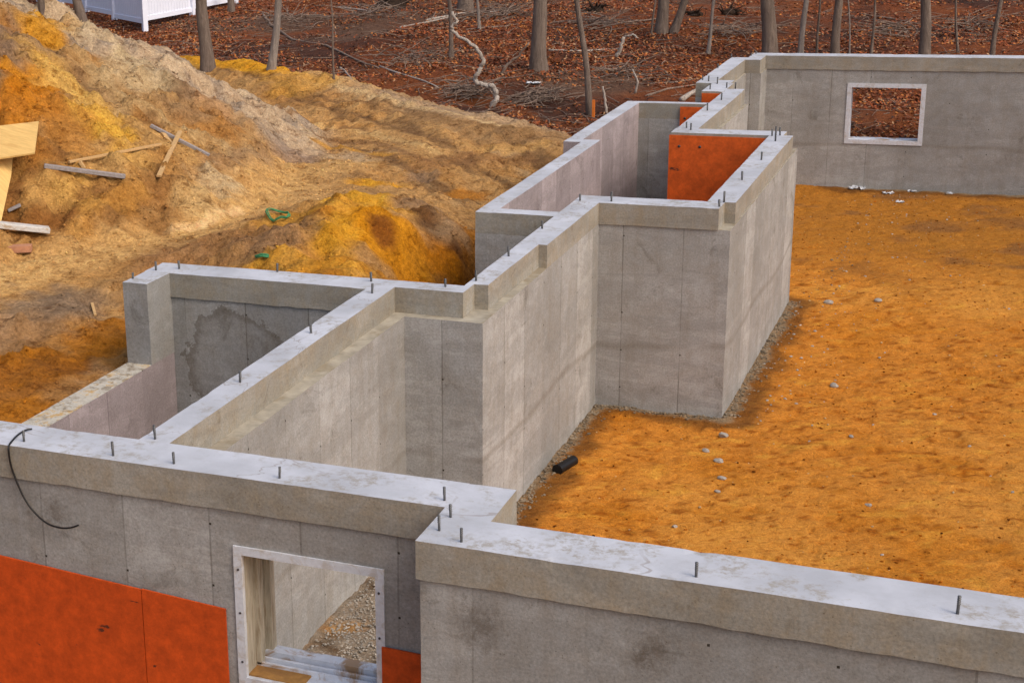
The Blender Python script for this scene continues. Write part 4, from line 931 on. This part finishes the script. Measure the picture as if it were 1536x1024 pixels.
brush(560, 22, 60, 130, 18, 'brush heap at the top edge above the thin sapling'); brush(1330, 50, 60, 120, 16, 'brush behind the far wall above the window'); brush(1450, 40, 60, 100, 18, 'brush behind the far wall near the right edge'); brush(620, 90, 50, 130, 14, 'thin brush on the leaves left of the crooked stem'); brush(450, 30, 60, 120, 18, 'brush right of the pale trunk near the top edge'); brush(940, 110, 50, 110, 14, 'scattered brush between the slender crooked tree and the twin trunks')
# upturned dark roots
def stump(u, v, wpx, label):
    c = hit(u, v); s = c.y/ray(u, v)[1]/FPX; vs, fs = rock_mesh(wpx*s*.5, int(u), .7, 3)
    vs = [(x, y, z+.1*wpx*s*math.sin(x*40)*.1) for x, y, z in vs]; g = MB(); g.add(vs, fs, 0, False)
    for _ in range(14):
        a = random.uniform(0, 6.28); d = Vector((math.cos(a), math.sin(a)*.5, random.uniform(-.1, .8))); q = [d*wpx*s*.3, d*wpx*s*.6+Vector((0, 0, random.uniform(-.1, .1))), d*wpx*s*.85+Vector((random.uniform(-.1, .1), 0, random.uniform(-.2, .1)))]
        g.tube(q, [.03, .02, .006], 5)
    tag(g.build('root_stump', [bark_dark], loc=c), label, 'stump', 'dark stumps')
bark_dark = bark('dark_roots', (.022, .015, .012), (.07, .045, .03))
stump(1043, 24, 22, 'black upturned root stump right of the twin trunks'); stump(1093, 22, 26, 'long dark stump left of the broad trunk'); stump(893, 18, 26, 'dark rotten stump left of the twin trunks'); stump(590, 12, 50, 'dark bank of roots at the top edge')
# ------------------------------------------------------------ fallen leaves (cards with real positions, nobody could count them)
def leaves(n, seed, mats):
    rng = np.random.default_rng(seed)
    y = 23+rng.random(n)**1.5*34; x0 = -34/45*y; x = x0+rng.random(n)*(5.0-x0)
    m = (dirtmask(x, y) < .3) & (foot_dist(x, y) > .15)
    x, y = x[m], y[m]; dens = fbm(x, y, 3.0, 3, 301)+.8*fbm(x, y, .9, 3, 302); m = dens > rng.normal(-.15, .25, len(x)); x, y = x[m], y[m]; n = len(x)
    z = land(x, y)+.012+rng.random(n)*.02; s = rng.uniform(.018, .044, n)*(1+(y-28).clip(0)*.01)
    a = rng.random(n)*6.283; tx = rng.normal(0, .5, n); ty = rng.normal(0, .5, n)
    dx = np.stack([np.cos(a), np.sin(a), tx], 1); dy = np.stack([-np.sin(a), np.cos(a), ty], 1); P = np.stack([x, y, z], 1)
    V = np.stack([P-dx*s[:, None], P-dy*s[:, None]*.55, P+dx*s[:, None], P+dy*s[:, None]*.55], 1).reshape(-1, 3)
    V[:, 2] = np.maximum(V[:, 2], np.repeat(z, 4)-.01)
    me = bpy.data.meshes.new('fallen_leaves'); me.vertices.add(4*n); me.vertices.foreach_set('co', V.ravel()); me.loops.add(4*n); me.loops.foreach_set('vertex_index', np.arange(4*n, dtype=np.int32))
    me.polygons.add(n); me.polygons.foreach_set('loop_start', np.arange(0, 4*n, 4, dtype=np.int32)); me.update(calc_edges=True)
    for mt in mats: me.materials.append(mt)
    me.polygons.foreach_set('material_index', rng.choice(len(mats), n, p=[.34, .30, .16, .12, .08]).astype(np.int32))
    o = bpy.data.objects.new('fallen_leaves', me); C.objects.link(o); o['kind'] = 'stuff'; tag(o, 'rust brown fallen leaves carpeting the wood floor', 'leaves')
leaves(330000, 3, [plain('leaf_rust', (.26, .065, .018), .4, 3), plain('leaf_brown', (.16, .050, .020), .4, 3), plain('leaf_orange', (.40, .14, .03), .3, 3), plain('leaf_tan', (.33, .19, .10), .3, 3), plain('leaf_dark', (.035, .017, .012), .3, 3)])
# thin twigs all over the litter
g = MB()
for _ in range(4200):
    y = 23+random.random()**1.3*26; x = random.uniform(-34/45*y, 3)
    if dirtmask(np.array([x]), np.array([y]))[0] > .3 or foot_dist(np.array([x]), np.array([y]))[0] < .3: continue
    z = hgt(x, y); a = random.uniform(0, 6.28); L = random.uniform(.15, .9); d = Vector((math.cos(a), math.sin(a), random.uniform(-.02, .25))); p = Vector((x, y, z+.02)); q = [p]
    for i in range(4):
        d = d+Vector((random.uniform(-.25, .25), random.uniform(-.25, .25), random.uniform(-.12, .08))); q.append(q[-1]+d*L/4)
    r = random.uniform(.004, .013); g.tube(q, [r*(1-.15*i) for i in range(5)], 4, cap=False)
o = g.build('fallen_twigs', [M_TWIG]); o['kind'] = 'stuff'; tag(o, 'thin twigs strewn over the leaf litter', 'twigs')
